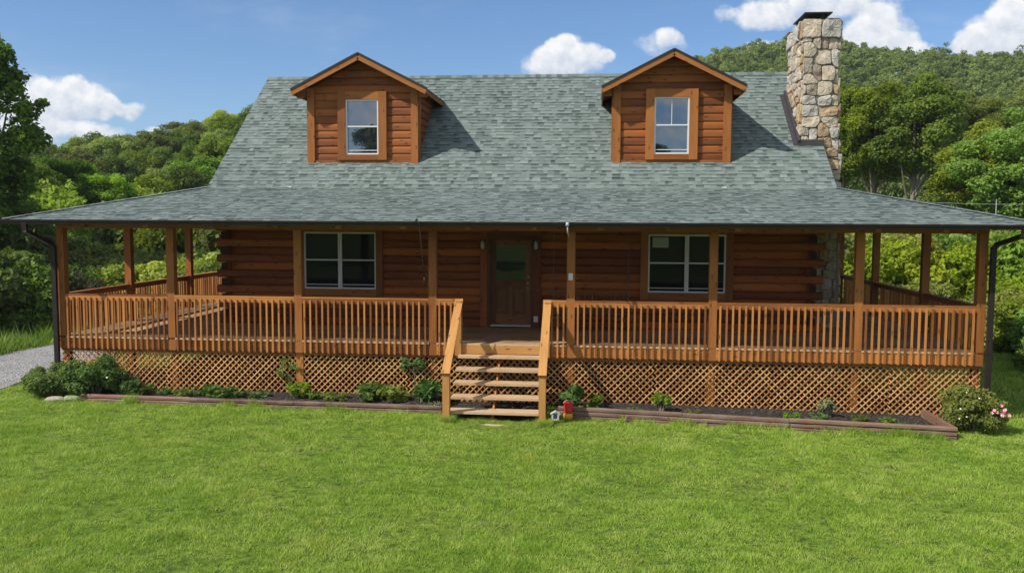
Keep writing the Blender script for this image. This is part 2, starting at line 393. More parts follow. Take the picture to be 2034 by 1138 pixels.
def qmesh(name, co, faces_n, tone, mat, smooth=False):   # numpy mesh: co (n*k,3), polygons of k vertices each
    k=faces_n; nf=len(co)//k
    me=bpy.data.meshes.new(name)
    me.vertices.add(len(co)); me.vertices.foreach_set('co', co.astype(np.float32).ravel())
    me.loops.add(len(co)); me.loops.foreach_set('vertex_index', np.arange(len(co),dtype=np.int32))
    me.polygons.add(nf); me.polygons.foreach_set('loop_start', np.arange(0,len(co),k,dtype=np.int32))
    try: me.polygons.foreach_set('loop_total', np.full(nf,k,dtype=np.int32))
    except Exception: pass
    a=me.attributes.new('tone','FLOAT','FACE'); a.data.foreach_set('value', tone.astype(np.float32))
    me.materials.append(mat); me.update(calc_edges=True)
    return me

# ------------------------------------------------------------------ terrain
def sstep(a,b,x): t=np.clip((x-a)/(b-a),0,1); return t*t*(3-2*t)
def vnoise(x,y,s,seed=0):
    return (np.sin(x*s*1.3+seed)+np.sin(y*s*1.7+seed*2.1)+np.sin((x+y)*s*.9+seed*.7)+np.sin((x-1.6*y)*s*.7+seed*1.3))/4
def gz(x,y):
    x=np.asarray(x,float); y=np.asarray(y,float)
    z=-1.265-.0095*np.clip(x-4,0,20)
    dx,dy=x-CAM.x,y-CAM.y; d=np.hypot(dx,dy)
    px=1017+FPX*np.tan(np.clip(np.arctan2(dx,np.maximum(dy,1e-3))-YAW,-1.2,1.2))
    fr=(dy>5)
    z=z+.02*vnoise(x,y,.5)*sstep(3,8,np.abs(y+1.0))
    z=z+sstep(10,60,y)*np.interp(px,[500,1200],[1.0,3.0])+np.where(y>14,.3*vnoise(x,y,.12,2)*sstep(14,40,y),0)
    hl=np.interp(px,[-1500,-400,60,200,350,500,700,900,1150,1400,1800],[2,3.5,6.6,8.2,10.5,13.8,16,13,8,3,0])
    z=z+np.where(fr,hl*sstep(60,150,d),0)
    hr=np.interp(px,[300,900,1150,1300,1420,1570,1700,1850,2050,2400,3200],[0,4,20,36,46.5,50.5,48.5,46,43.5,37,26])
    z=z+np.where(fr,hr*sstep(130,320,d)*(1+.04*vnoise(x,y,.02,1)),0)
    return z
def gz1(x,y): return float(gz(x,y))

def grid_axis(spans):
    out=[]
    for a,b,n in spans: out += list(np.linspace(a,b,n,endpoint=False))
    return np.array(out+[spans[-1][1]])
gx=grid_axis([(-500,-120,20),(-120,-20,30),(-20,45,90),(45,140,30),(140,560,24)])
gy=grid_axis([(-260,-40,12),(-40,-12,20),(-12,20,64),(20,140,60),(140,420,44),(420,900,10)])
X,Yg=np.meshgrid(gx,gy,indexing='ij'); Z=gz(X,Yg)
vs=np.stack([X,Yg,Z],-1).reshape(-1,3); ny=len(gy)
ii,jj=np.meshgrid(np.arange(len(gx)-1),np.arange(ny-1),indexing='ij'); a=(ii*ny+jj).ravel()
fc=np.stack([a,a+ny,a+ny+1,a+1],-1)
me=bpy.data.meshes.new('ground'); me.from_pydata(vs.tolist(),[],fc.tolist()); me.materials.append(M['ground'])
me.polygons.foreach_set('use_smooth',[True]*len(me.polygons)); me.update()
tag(link('ground',me),kind='structure')

# gravel drive along the side of the house
def sheet(name, xs, ys, mat, dz, kind='structure'):
    mb=MB(); P=[[Vector((x,y,gz1(x,y)+dz)) for y in ys] for x in xs]
    for i in range(len(xs)-1):
        for j in range(len(ys)-1): mb.poly([P[i][j],P[i+1][j],P[i+1][j+1],P[i][j+1]])
    return tag(mb.build(name,mat),kind=kind)
mb=MB(); rr=random.Random(5)
ys=np.linspace(-30,26,90); prev=None
for y in ys:
    l=-4.75+.10*math.sin(y*1.1)+.06*math.sin(y*3.1)-.012*max(0,y-6)**2; r_=-1.62-.12*max(0,min(1,(y)/3))*1.6+.08*math.sin(y*1.7+1)+.05*math.sin(y*4.3)-.012*max(0,y-6)**2
    row=[Vector((l+(r_-l)*k/6,y,gz1(l+(r_-l)*k/6,y)+.012)) for k in range(7)]
    if prev:
        for k in range(6): mb.poly([prev[k],prev[k+1],row[k+1],row[k]])
    prev=row
tag(mb.build('gravel_drive',M['gravel']),kind='structure')

# ------------------------------------------------------------------ the log house
PX=[0.0,2.606,5.493,8.465,11.426,14.383,17.324,19.78]       # porch posts along the front
WY=2.80; WX0,WX1=2.66,17.08; DB=11.0                          # log walls: front, sides, back
EY=-0.77; EZ=2.60; BY=2.40; BZ=3.40; RY=6.60; RZ=6.70        # eave, break and ridge of the roofs
EX0,EX1=-0.77,20.63; BX0,BX1=2.39,17.46
PS=(BZ-EZ)/(BY-EY); MS=(RZ-BZ)/(RY-BY)
house=thing('log_house',(9.87,5.0,-1.35),'brown log house with grey green shingle roof, two dormers and a wraparound porch','house')

# --- log walls
def log_run(mb, x0, x1, yf, z0, h, out=-1, bulge=.016, depth=.15, axis='x', tone=None, lim=None):
    prof=[(0,.0)]; n=6
    tone=random.random() if tone is None else tone
    pr=[(bulge*(math.sin(math.pi*k/n)**.38 if 0<k<n else 0)-0.006*(k in (0,n)), z0+.004+(h-.008)*k/n) for k in range(n+1)]
    ou,ov=random.uniform(0,60),random.uniform(0,60)
    def P(u,off,z):
        if lim: a_,b_=lim(z); u=min(max(u,a_),b_)
        return (u, yf+out*off, z) if axis=='x' else (yf+out*off, u, z)
    for k in range(n):
        q=[P(x0,*pr[k]),P(x1,*pr[k]),P(x1,*pr[k+1]),P(x0,*pr[k+1])]
        uv=[(x0+ou,ov+k*h/n*1.2),(x1+ou,ov+k*h/n*1.2),(x1+ou,ov+(k+1)*h/n*1.2),(x0+ou,ov+(k+1)*h/n*1.2)]
        if (axis=='x')!=(out<0): q.reverse(); uv.reverse()
        mb.poly(q,uv,tone)
    # ends and back
    for u in (x0,x1):
        q=[P(u,o,z) for o,z in pr]+[P(u,-depth,z0+h),P(u,-depth,z0)]
        mb.poly(q,[(p[1]*.2,p[2]*.2) for p in q],-.55)
    for zz,fl in ((z0,0),(z0+h,1)):
        mb.poly([P(x0,pr[0][0],zz),P(x1,pr[0][0],zz),P(x1,-depth,zz),P(x0,-depth,zz)],None,tone)
    mb.poly([P(x0,-depth,z0),P(x1,-depth,z0),P(x1,-depth,z0+h),P(x0,-depth,z0+h)],None,tone)
LH=.193
def wall_runs(mb, a, b, f, z0, z1, ext, holes=(), out=-1, axis='x', par=0):
    k=0; z=z0
    while z<z1-.02:
        h=min(LH,z1-z); lo,hi=(a-ext,b+ext) if (k+par)%2==0 else (a,b)
        segs=[(lo,hi)]
        for (h0,h1,hz0,hz1) in holes:
            if z+h>hz0+.03 and z<hz1-.03:
                ns=[]
                for s0,s1 in segs:
                    if h0>s0: ns.append((s0,min(h0,s1)))
                    if h1<s1: ns.append((max(h1,s0),s1))
                segs=[s for s in ns if s[1]-s[0]>.01]
        for s0,s1 in segs:
            u=s0+ (random.uniform(2.0,4.5))
            st=s0
            while True:
                e=min(u,s1); e = s1 if s1-e<.8 else e
                log_run(mb,st,e,f,z,h,out,axis=axis)
                if e>=s1: break
                st=e; u=e+random.uniform(2.6,4.6)
        z+=LH; k+=1
WIN1=(4.70,6.525,.90,2.31); WIN2=(13.20,15.03,.91,2.305); DOOR=(9.40,10.37,.05,2.20)
mb=MB()
wall_runs(mb,WX0,WX1,WY,0.0,2.75,.24,holes=((WIN1[0]-.02,WIN1[1]+.02,WIN1[2]-.02,WIN1[3]+.02),(WIN2[0]-.02,WIN2[1]+.02,WIN2[2]-.02,WIN2[3]+.02),(9.12,10.62,-.1,2.3)))
mb.build('log_wall',M['log'],house)
for xx,o in ((WX0,-1),(WX1,1)):
    mb=MB(); wall_runs(mb,WY,DB,xx,0.0,2.95,.26,out=o,axis='y',par=1); mb.build('log_wall',M['log'],house)
    mb=MB(); tri=[(WY+.1,2.93),(DB-.1,2.93),(DB-.1,3.2),(RY,RZ-.16),(BY+.55,3.55)]
    x0,x1=(xx,xx+.15) if o<0 else (xx-.15,xx)
    for x,rv in ((x0,0),(x1,1)):
        p=[(x,y,z) for y,z in tri]; p=p if rv else p[::-1]; mb.poly(p,[(q[1],q[2]) for q in p])
    for k in range(5):
        y0,z0=tri[k]; y1,z1=tri[(k+1)%5]; mb.poly([(x0,y0,z0),(x1,y0,z0),(x1,y1,z1),(x0,y1,z1)])
    mb.build('gable_wall',M['siding'],house)
mb=MB(); wall_runs(mb,WX0,WX1,DB,0,2.95,.24,out=1); mb.build('log_wall',M['log'],house)
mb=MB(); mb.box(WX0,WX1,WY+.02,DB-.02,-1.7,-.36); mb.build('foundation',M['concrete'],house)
mb=MB(); mb.box(WX0+.2,WX1-.2,WY+.35,DB-.3,-.3,2.9); mb.build('interior_core',M['black'],house)

# --- windows of the front wall
def window(parent, x0,x1,z0,z1,y, twin, glassm, trim, muntin=False, tz=None, name='window'):
    w=MB(); t=trim                                        # wooden casing, proud of the logs
    tz0,tz1=tz or (z0-t, z1+t)
    w.box(x0-t,x0,y-.075,y+.06,tz0,tz1); w.box(x1,x1+t,y-.075,y+.06,tz0,tz1)
    w.box(x0,x1,y-.073,y+.06,z1,tz1); w.box(x0,x1,y-.073,y+.06,tz0,z0)
    o=w.build(name,M['trim'],parent)
    sub=o
    fr=MB(); g=MB(); fwid=.036
    spans=[(x0,x1)] if not twin else [(x0,(x0+x1)/2-.012),((x0+x1)/2+.012,x1)]
    if twin: fr.box((x0+x1)/2-.012,(x0+x1)/2+.012,y-.03,y+.03,z0,z1,.5)
    zm=(z0+z1)/2+.015
    for a,b in spans:
        fr.box(a,a+fwid,y-.05,y+.03,z0,z1,.5); fr.box(b-fwid,b,y-.05,y+.03,z0,z1,.5)
        fr.box(a+fwid,b-fwid,y-.048,y+.03,z1-fwid,z1,.5); fr.box(a+fwid,b-fwid,y-.048,y+.03,z0,z0+fwid,.5)
        fr.box(a+fwid,b-fwid,y-.042,y+.01,zm-.016,zm+.016,.5)
        fr.box(a+fwid,b-fwid,y-.02,y+.02,z0+fwid+.062,z0+fwid+.078,.5)
        if muntin: fr.box((a+b)/2-.007,(a+b)/2+.007,y-.012,y+.0,zm+.016,z1-fwid,.5)
        for gz0,gz1_,gy in ((z0+fwid,zm-.016,y+.012),(zm+.016,z1-fwid,y+.002)):
            g.poly([(a+fwid,gy,gz0),(b-fwid,gy,gz0),(b-fwid,gy,gz1_),(a+fwid,gy,gz1_)])
            g.poly([(a+fwid,gy+.012,gz1_),(b-fwid,gy+.012,gz1_),(b-fwid,gy+.012,gz0),(a+fwid,gy+.012,gz0)])
    if parent is house: p2=o
    else: p2=parent
    fr.build('window_frame',M['white'],p2); g.build('window_pane',glassm,p2)
    return o
window(house,*WIN1,WY,True,M['glass_low'],.17)
window(house,*WIN2,WY,True,M['glass_low'],.18)

# --- entrance door
d=MB()
d.box(9.13,9.30,WY-.07,WY+.05,0.0,2.40); d.box(10.46,10.62,WY-.07,WY+.05,0.0,2.40); d.box(9.30,10.46,WY-.068,WY+.05,2.24,2.40)
door=d.build('door',M['log'],house)
d=MB(); d.box(9.30,9.385,WY-.045,WY+.06,0,2.235,.1); d.box(10.375,10.46,WY-.045,WY+.06,0,2.235,.1); d.box(9.385,10.375,WY-.043,WY+.06,2.15,2.235,.1)
d.build('door_jamb',M['door'],door)
d=MB(); X0,X1=9.39,10.37
d.box(X0,X0+.13,WY,WY+.045,.07,2.14); d.box(X1-.13,X1,WY,WY+.045,.07,2.14)
d.box(X0+.13,X1-.13,WY,WY+.045,2.02,2.14); d.box(X0+.13,X1-.13,WY,WY+.045,1.02,1.17); d.box(X0+.13,X1-.13,WY,WY+.045,.07,.33)
xm=(X0+X1)/2; d.box(xm-.045,xm+.045,WY,WY+.045,.33,1.02)
for a,b in ((X0+.13,xm-.045),(xm+.045,X1-.13)):
    d.box(a,b,WY+.018,WY+.04,.33,1.02,.3); d.box(a+.06,b-.06,WY+.008,WY+.018,.40,.95,.6)
d.build('door_slab',M['door'],door)
d=MB(); d.poly([(X0+.13,WY+.012,1.17),(X1-.13,WY+.012,1.17),(X1-.13,WY+.012,2.02),(X0+.13,WY+.012,2.02)])
d.poly([(X0+.13,WY+.026,2.02),(X1-.13,WY+.026,2.02),(X1-.13,WY+.026,1.17),(X0+.13,WY+.026,1.17)]); d.build('door_glass',M['glass_door'],door)
d=MB(); d.tube([(10.305,WY+.01,1.10),(10.305,WY-.05,1.10),(10.305,WY-.075,1.10),(10.305,WY-.09,1.10)],[.014,.014,.036,.02],10)
d.build('door_handle',M['brass'],door,True)
d=MB(); d.tube([(10.305,WY+.01,1.24),(10.305,WY-.02,1.24)],.028,10); d.build('door_lock',M['brass'],door,True)
d=MB(); d.tube([(10.305,WY+.01,.98),(10.305,WY-.012,.98)],.02,8); d.build('door_lock',M['brass'],door,True)
d=MB(); d.box(9.385,10.375,WY-.10,WY+.05,.035,.066,.5); d.build('door_sill',M['sill'],door)
# wall lamps, outlets
for x in (9.20,10.50):
    d=MB(); d.box(x-.05,x+.05,WY-.10,WY-.07,1.93,2.13,.5); d.box(x-.07,x+.07,WY-.22,WY-.07,2.13,2.16,.5)
    d.tube([(x,WY-.07,2.0),(x,WY-.13,2.08),(x,WY-.15,2.13)],.012,6)
    s=d.build('wall_lamp',M['black'],house)
    d=MB(); d.tube([(x,WY-.15,2.13),(x,WY-.15,2.06),(x,WY-.15,1.99),(x,WY-.15,1.93)],[.02,.045,.05,.035],10); d.build('lamp_glass',M['grey'],s,True)
for x,y,z,wd in ((10.505,WY-.085,.225,.05),(11.42,-.04,1.456,.045)):
    d=MB(); d.box(x-wd,x+wd,y-.02,y+.015,z-.07,z+.07,.5); o=d.build('power_outlet',M['white'],house)
    for a_,b_ in ((.012,.042),(-.042,-.012)): d=MB(); d.box(x-.018,x+.018,y-.026,y-.0205,z+a_,z+b_,.5); d.build('outlet_socket',M['grey'],o)

# --- shingled roofs: every tab a thin wedge laid in courses
rs=random.Random(11)
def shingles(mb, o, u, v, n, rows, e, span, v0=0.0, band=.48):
    """o origin at the lower edge, u along, v up the slope, n outwards; span(vv) gives (umin,umax)"""
    for i in range(rows):
        va=v0+i*e; vb=va+e+.02
        a,b=span(va); a2,b2=span(va+e)
        x=a-rs.uniform(0,.3)
        while x<b:
            w=rs.choice((.08,.10,.13,.16,.19)); x0,x1=max(x,a),min(x+w,b); x+=w
            if x1-x0<.004: continue
            y0,y1=min(max(x0,a2),b2),max(min(x1,b2),a2)
            th=rs.choice((.006,.006,.012,.015)); tn=min(1,max(0,rs.gauss(.62,.12)+(.06 if th>.01 else -.05)))
            vl=va-(rs.uniform(0,.006))
            P=lambda uu,vv,hh: o+u*uu+v*vv+n*hh
            p=[P(x0,vl,th),P(x1,vl,th),P(y1,vb,.002),P(y0,vb,.002)]
            vm=vl+(va+e-vl)*rs.uniform(.52,.62); t2=th+(.002-th)*(vm-vl)/(vb-vl); xm0,xm1=x0+(y0-x0)*(vm-vl)/(vb-vl),x1+(y1-x1)*(vm-vl)/(vb-vl)
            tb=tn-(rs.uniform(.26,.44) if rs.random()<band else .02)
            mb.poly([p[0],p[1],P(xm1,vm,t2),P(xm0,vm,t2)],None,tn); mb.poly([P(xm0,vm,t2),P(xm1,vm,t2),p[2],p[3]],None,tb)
            mb.poly([P(x0,vl,0),P(x1,vl,0),P(x1,vl,th),P(x0,vl,th)],None,max(0,tn-.45))
            mb.poly([P(x1,vl,0),P(y1,vb,0),P(y1,vb,.002),P(x1,vl,th)],None,tn-.3)
            mb.poly([P(x0,vl,th),P(y0,vb,.002),P(y0,vb,0),P(x0,vl,0)],None,tn-.3)
def slab(mb, pts, th, nrm):
    pts=[Vector(p) for p in pts]; dn=-Vector(nrm).normalized()*th
    lo=[p+dn for p in pts]; mb.poly(pts); mb.poly(lo[::-1])
    for k in range(len(pts)):
        k2=(k+1)%len(pts); mb.poly([pts[k],lo[k],lo[k2],pts[k2]])
UX=Vector((1,0,0))
# main roof
vM=Vector((0,1,MS)).normalized(); nM=Vector((0,-MS,1)).normalized(); LM=math.hypot(RY-BY,RZ-BZ)
mb=MB(); e=.148
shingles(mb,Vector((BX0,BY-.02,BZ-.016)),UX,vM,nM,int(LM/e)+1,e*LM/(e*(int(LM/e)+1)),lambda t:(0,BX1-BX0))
# ridge caps
x=BX0
while x<BX1:
    x1=min(x+.15,BX1); tn=rs.uniform(.3,.8)
    for sg in (-1,1):
        q=[(x,RY,RZ+.030),(x1+.03,RY,RZ+.022),(x1+.03,RY+sg*.13,RZ-.13*MS+.022),(x,RY+sg*.13,RZ-.13*MS+.030)]
        mb.poly(q if sg>0 else q[::-1],None,tn)
    x+=.15
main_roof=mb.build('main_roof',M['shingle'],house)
mb=MB(); slab(mb,[(BX0,BY,BZ-.004),(BX1,BY,BZ-.004),(BX1,RY,RZ-.004),(BX0,RY,RZ-.004)],.06,nM)
by=2*RY-BY
slab(mb,[(BX0,RY,RZ-.004),(BX1,RY,RZ-.004),(BX1,by,BZ-.004),(BX0,by,BZ-.004)],.06,(0,MS,1)); mb.build('roof_deck',M['shingle'],main_roof)
for x in (BX0+.02,BX1-.02):
    mb=MB()
    for y0,y1 in ((BY,RY),(by,RY)):
        mb.bar((x,y0,BZ-.14),(x,y1,RZ-.14),.035,.14)
    mb.build('rake_board',M['trim'],main_roof)
# porch roof: front slope with hips, and the two side slopes
vP=Vector((0,1,PS)).normalized(); nP=Vector((0,-PS,1)).normalized(); LP=math.hypot(BY-EY,BZ-EZ)
mb=MB(); nr=22; e=LP/nr; run=BY-EY
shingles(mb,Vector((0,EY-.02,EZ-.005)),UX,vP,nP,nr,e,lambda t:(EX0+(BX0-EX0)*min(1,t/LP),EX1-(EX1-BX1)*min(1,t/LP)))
for sx,ex,bx in ((1,EX0,BX0),(-1,EX1,BX1)):
    vS=Vector((sx*abs(bx-ex),0,BZ-EZ)).normalized(); nS=Vector((-sx*(BZ-EZ),0,abs(bx-ex))).normalized()
    uS=Vector((0,-sx,0)); LS=math.hypot(bx-ex,BZ-EZ); e2=LS/22; BE=by+.0
    org=Vector((ex,0,EZ-.005))
    if sx>0: sp=lambda t:(-BE,-(EY+(BY-EY)*min(1,t/LS)))
    else: sp=lambda t:((EY+(BY-EY)*min(1,t/LS)),BE)
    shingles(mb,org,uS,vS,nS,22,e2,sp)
# hip caps
for ex,bx in ((EX0,BX0),(EX1,BX1)):
    a=Vector((ex,EY,EZ)); b=Vector((bx,BY,BZ)); L=(b-a).length; dd=(b-a)/L; t=0; side=Vector((dd.y,-dd.x,0)).normalized()
    while t<L-.05:
        p=a+dd*t; q=a+dd*min(L,t+.17); tn=rs.uniform(.35,.8)
        for sg in (-1,1):
            dn=Vector((0,0,-.018)); f=[p+Vector((0,0,.03)),q+Vector((0,0,.024)),q+side*sg*.12+dn+Vector((0,0,.024)),p+side*sg*.12+dn+Vector((0,0,.03))]
            n_=(f[1]-f[0]).cross(f[3]-f[0]); mb.poly(f if n_.z>0 else f[::-1],None,tn)
        t+=.15
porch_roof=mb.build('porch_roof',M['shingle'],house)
mb=MB(); dz=-.004
slab(mb,[(EX0,EY,EZ+dz-.006),(EX1,EY,EZ+dz-.006),(BX1,BY,BZ+dz-.006),(BX0,BY,BZ+dz-.006)],.03,nP)
slab(mb,[(EX0,by,EZ+dz),(EX0,EY,EZ+dz),(BX0,BY,BZ+dz),(BX0,by,BZ+dz)],.032,(-.25,0,1))
slab(mb,[(EX1,EY,EZ+dz),(EX1,by,EZ+dz),(BX1,by,BZ+dz),(BX1,BY,BZ+dz)],.032,(.25,0,1))
mb.build('roof_deck',M['shingle'],porch_roof)
# underside boards
mb=MB(); nb=24
def pz(y): return EZ+PS*(y-EY)-.05
for k in range(nb):
    y0=EY+.05+(WY-EY-.05)*k/nb; y1=y0+(WY-EY-.05)/nb-.006
    zz0,zz1=min(pz(y0),pz(WY)),pz(y1); tn=random.random()
    xa=EX0+(y0-EY); xb=EX1-(y0-EY)
    slab(mb,[(xa,y0,pz(y0)),(xb,y0,pz(y0)),(xb-(y1-y0),y1,pz(y1)),(xa+(y1-y0),y1,pz(y1))],.015,nP)
for k in range(nb):
    x0=EX0+.05+(WX0-EX0-.05)*k/nb; x1=x0+(WX0-EX0-.05)/nb-.006
    z0,z1=EZ+PS*(x0-EX0)-.05,EZ+PS*(x1-EX0)-.05
    slab(mb,[(x0,x0-EX0+EY,z0),(x1,x1-EX0+EY,z1),(x1,by,z1),(x0,by,z0)],.015,(-.25,0,1))
    x0=EX1-.05-(EX1-.05-WX1)*k/nb; x1=x0-(EX1-.05-WX1)/nb+.006
    z0,z1=EZ+PS*(EX1-x0)-.05,EZ+PS*(EX1-x1)-.05
    slab(mb,[(x0,EX1-x0+EY,z0),(x0,by,z0),(x1,by,z1),(x1,EX1-x1+EY,z1)],.015,(.25,0,1))
mb.build('porch_ceiling',M['siding'],porch_roof)
# beams and joist ends
mb=MB(); mb.box(-.05,19.83,-.01,.13,2.41,2.585)
mb.build('porch_beam',M['post'],house)
for xa,xb in ((-.05,.09),(19.69,19.83)):
    mb=MB(); mb.box(xa,xb,.132,10.4,2.41,2.585); mb.build('porch_beam',M['post'],house)
x=.95
jx=[at(p,452,-.1).x for p in (164,290,423,546,672,801,930,1060,1193,1329,1466,1603,1745,1880)]
for x in jx:
    mb=MB(); mb.box(x-.055,x+.055,-.13,-.012,2.435,2.56); mb.build('joist_end',M['newel'],house)
for x in jx[2:-2]:
    mb=MB(); mb.bar((x,-.6,pz(-.6)-.075),(x,WY-.04,pz(WY-.04)-.075),.05,.12); mb.build('rafter',M['post'],house)
# gutters with downspouts
def gutter(pts, nm='gutter'):
    mb=MB(); p,q=Vector(pts[0]),Vector(pts[1]); d_=(q-p).normalized(); o_=Vector((d_.y,-d_.x,0))
    prof=[(.0,-.096),(.075,-.096),(.088,-.058),(.105,-.025),(.108,.008),(.098,.008),(.095,-.025),(.078,-.055),(.070,-.086),(.008,-.086),(.008,.0),(.0,.0)]
    A=[p+o_*a+Vector((0,0,b)) for a,b in prof]; B=[q+o_*a+Vector((0,0,b)) for a,b in prof]; n=len(prof)
    for k in range(n): mb.poly([A[k],A[(k+1)%n],B[(k+1)%n],B[k]][::-1])
    mb.poly(A); mb.poly(B[::-1]); return mb.build(nm,M['gutter'],house)
gz_=EZ-.004
gf=gutter(((EX0-.12,EY-.022,gz_),(EX1+.12,EY-.022,gz_)))
gutter(((EX0-.022,by,gz_),(EX0-.022,EY-.02,gz_))); gutter(((EX1+.022,EY-.02,gz_),(EX1+.022,by,gz_)))
mb=MB()
mb.box(EX0,EX1,EY-.018,EY+.02,EZ-.095,EZ-.045); mb.box(EX0-.0185,EX0+.02,EY+.022,by,EZ-.095,EZ-.045); mb.box(EX1-.02,EX1+.0185,EY+.022,by,EZ-.095,EZ-.045)
mb.build('eave_board',M['post'],porch_roof)
def downspout(p):
    mb=MB()
    for k in range(len(p)-1):
        a,b=Vector(p[k]),Vector(p[k+1]); dd=(b-a).normalized()
        mb.bar(a-dd*.03,b+dd*.03,.105 if abs(dd.z)<.9 else .10,.078,.5,(0,1,0) if abs(dd.z)>.9 else (0,0,1))
    for z in (1.6,.0,-.7): mb.box(p[-1][0]-.06,p[-1][0]+.06,p[-1][1]-.046,p[-1][1]+.05,z-.015,z+.015,.2)
    mb.build('downspout',M['gutter'],gf)
downspout([(-.20,-.84,2.52),(-.20,-.82,2.36),(-.09,-.13,2.06),(-.03,-.13,1.98),(-.03,-.13,-1.22)])
downspout([(20.12,-.84,2.52),(20.12,-.82,2.40),(19.93,-.13,2.20),(19.87,-.13,2.12),(19.87,-.13,-1.38)])

# --- porch deck, posts
mb=MB(); nb=21; y=-.035
while y<WY-.02:
    y1=min(y+.138,WY-.005); x=-.03
    while x<19.8:
        x1=min(x+random.uniform(2.4,4.9),19.81)
        if 19.81-x1<.6: x1=19.81
        mb.box(x,x1-.004,y,y1-.005,-.034+random.uniform(-.001,.001),0.0+random.uniform(-.0012,.0012)); x=x1
    y=y1
for xa,xb in ((-.03,WX0-.05),(WX1+.05,19.81)):
    x=xa
    while x<xb-.02:
        x1=min(x+.138,xb); mb.box(x,x1-.005,WY+.002,10.4,-.034,random.uniform(-.0012,.0012)); x=x1
dk=mb.build('porch_deck',M['deck'],house)
mb=MB()
for a,b in [(PX[i]+(.086 if i else .15),PX[i+1]-(.086 if i<6 else .15)) for i in range(7)]: mb.box(a,b,-.052,-.0365,-.036,.002,.9)
mb.build('deck_edge',M['step'],dk)  # paler strip than the deck boards: its sunlit look is in the colour
for k,x in enumerate(PX):
    mb=MB(); w=.085; x=min(max(x,.055),19.725)
    mb.box(x-w,x+w,-.035,.13,-.275,2.408,.3+.5*random.random()); mb.box(x-.07,x+.07,.075,.215,-1.42,-.2751,.1); mb.build('porch_post',M['post'],house)
SYL=(2.87,6.2,10.3); SYR=(3.07,6.75,10.3)
for x,ys_ in ((.055,SYL),(19.725,SYR)):
    for y in ys_:
        mb=MB(); mb.box(x-.085,x+.085,y-.085,y+.085,-1.4,2.408,.5); mb.build('porch_post',M['post'],house)
# --- railings: bays between posts; the stair opening is between 9.0 and 10.9
bays=[(PX[i]+.085 if i else .14,PX[i+1]-.085 if i<6 else 19.64) for i in range(7)]
bays[3:4]=[(PX[3]+.085,9.06),(10.84,PX[4]-.085)]
sky_l=[]; nbal=0; rest=MB(); order=[0,1,2,3,4,5,6,7]
total_ind=100
for (a,b) in bays:
    mb=MB()
    mb.box(a,b,-.04,.10,.915,.95); r_=mb.build('railing',M['rail'],house)
    mb=MB(); mb.box(a,b,-.036,.0,.808,.9145); mb.build('rail_board',M['rail'],r_)
    mb=MB(); mb.box(a,b,-.0352,.0,-.262,-.0375); mb.build('rim_board',M['rail'],r_)
    n=max(2,round((b-a)/.1335)); 
    for k in range(n):
        x=a+(k+.5)*(b-a)/n; tn=random.random()
        t=MB() if nbal<total_ind else rest
        jx_=random.uniform(-.004,.004); jz=random.uniform(-.006,.006)
        t.obox(Vector((x+jx_,-.0565,.304+jz)),Vector((1,0,random.uniform(-.004,.004))).normalized(),Vector((0,1,0)),Vector((0,0,1)),(.037,.038,1.15),tn)
        if nbal<total_ind: t.build('baluster',M['rail'],r_); nbal+=1
for x,sgn,ys_ in ((.0,-1,(.13,)+SYL),(19.78,1,(.13,)+SYR)):
    for y0,y1 in zip(ys_[:-1],ys_[1:]):
        a,b=(y0+.09 if y0>.2 else y0),y1-.09; xi=lambda u: x-sgn*u
        mb=MB(); lo,hi=sorted((xi(-.04),xi(.10))); mb.box(lo,hi,a,b,.915,.95); r_=mb.build('railing',M['rail'],house)
        mb=MB(); lo,hi=sorted((xi(-.036),xi(0))); mb.box(lo,hi,a,b,.808,.9145); mb.build('rail_board',M['rail'],r_)
        mb=MB(); mb.box(lo,hi,a,b,-.262,-.0375); mb.build('rim_board',M['rail'],r_)
        n=round((b-a)/.1335)
        for k in range(n):
            y=a+(k+.5)*(b-a)/n; rest.box(x+sgn*.0565-.019,x+sgn*.0565+.019,y-.019,y+.019,-.27,.88)
tag(rest.build('balusters',M['rail'],house),kind='stuff')

# --- lattice skirting
def lattice(a,b,z0,z1,y,side=False):
    mb=MB(); P=.136; w=.028; t=.008
    for lay,(sg,yy) in enumerate(((1,y),(-1,y+.014))):
        c=-(z1-z0)-.2
        off=random.uniform(0,P)
        u=a-(z1-z0)-.3+off
        while u<b+(z1-z0)+.3:
            # centre line x = u + sg*(z-z0)
            zs=[z0,z1]
            xa,xb=u,u+(z1-z0)*1.0
            if sg<0: xa,xb=u+(z1-z0),u
            # clip to a..b
            pa,pb=Vector((xa,yy,z0)),Vector((xb,yy,z1)); d_=pb-pa
            t0,t1=0.0,1.0
            for lim,s_ in ((a,1),(b,-1)):
                den=d_.x
                tt=(lim-pa.x)/den
                if (den*s_)>0: t0=max(t0,tt)
                else: t1=min(t1,tt)
            if t1-t0>.02: mb.bar(pa+d_*t0,pa+d_*t1,t,w,None,(0,0,1)) if False else mb.obox((pa+d_*t0+pa+d_*t1)/2,d_.normalized(),Vector((0,1,0)),d_.normalized().cross(Vector((0,1,0))),((d_*(t1-t0)).length,t,w))
            u+=P
    if side: mb.v=[(yy,xx,zz) for xx,yy,zz in mb.v]
    o=mb.build('lattice_panel',M['lattice'],house)
    mb=MB(); mb.box(a,b,y-.012,y+.03,z1-.0,z1+.06,.3)
    if side: mb.v=[(yy,xx,zz) for xx,yy,zz in mb.v]
    mb.build('lattice_frame',M['rail'],o)
zb=lambda x: float(np.interp(x,[0,3,8.5,11,14.3,17.3,19.8],[-1.25,-1.22,-1.16,-1.22,-1.28,-1.36,-1.40]))
for a,b in ((-.02,2.42),(2.42,5.41),(5.58,7.9),(7.9,9.06),(10.84,13.2),(13.2,15.6),(15.6,18.0),(18.0,19.80)):
    lattice(a+.003,b-.003,min(zb(a),zb(b))-.03,-.335,.03)
lattice(9.07,10.83,-1.28,-.335,.07)
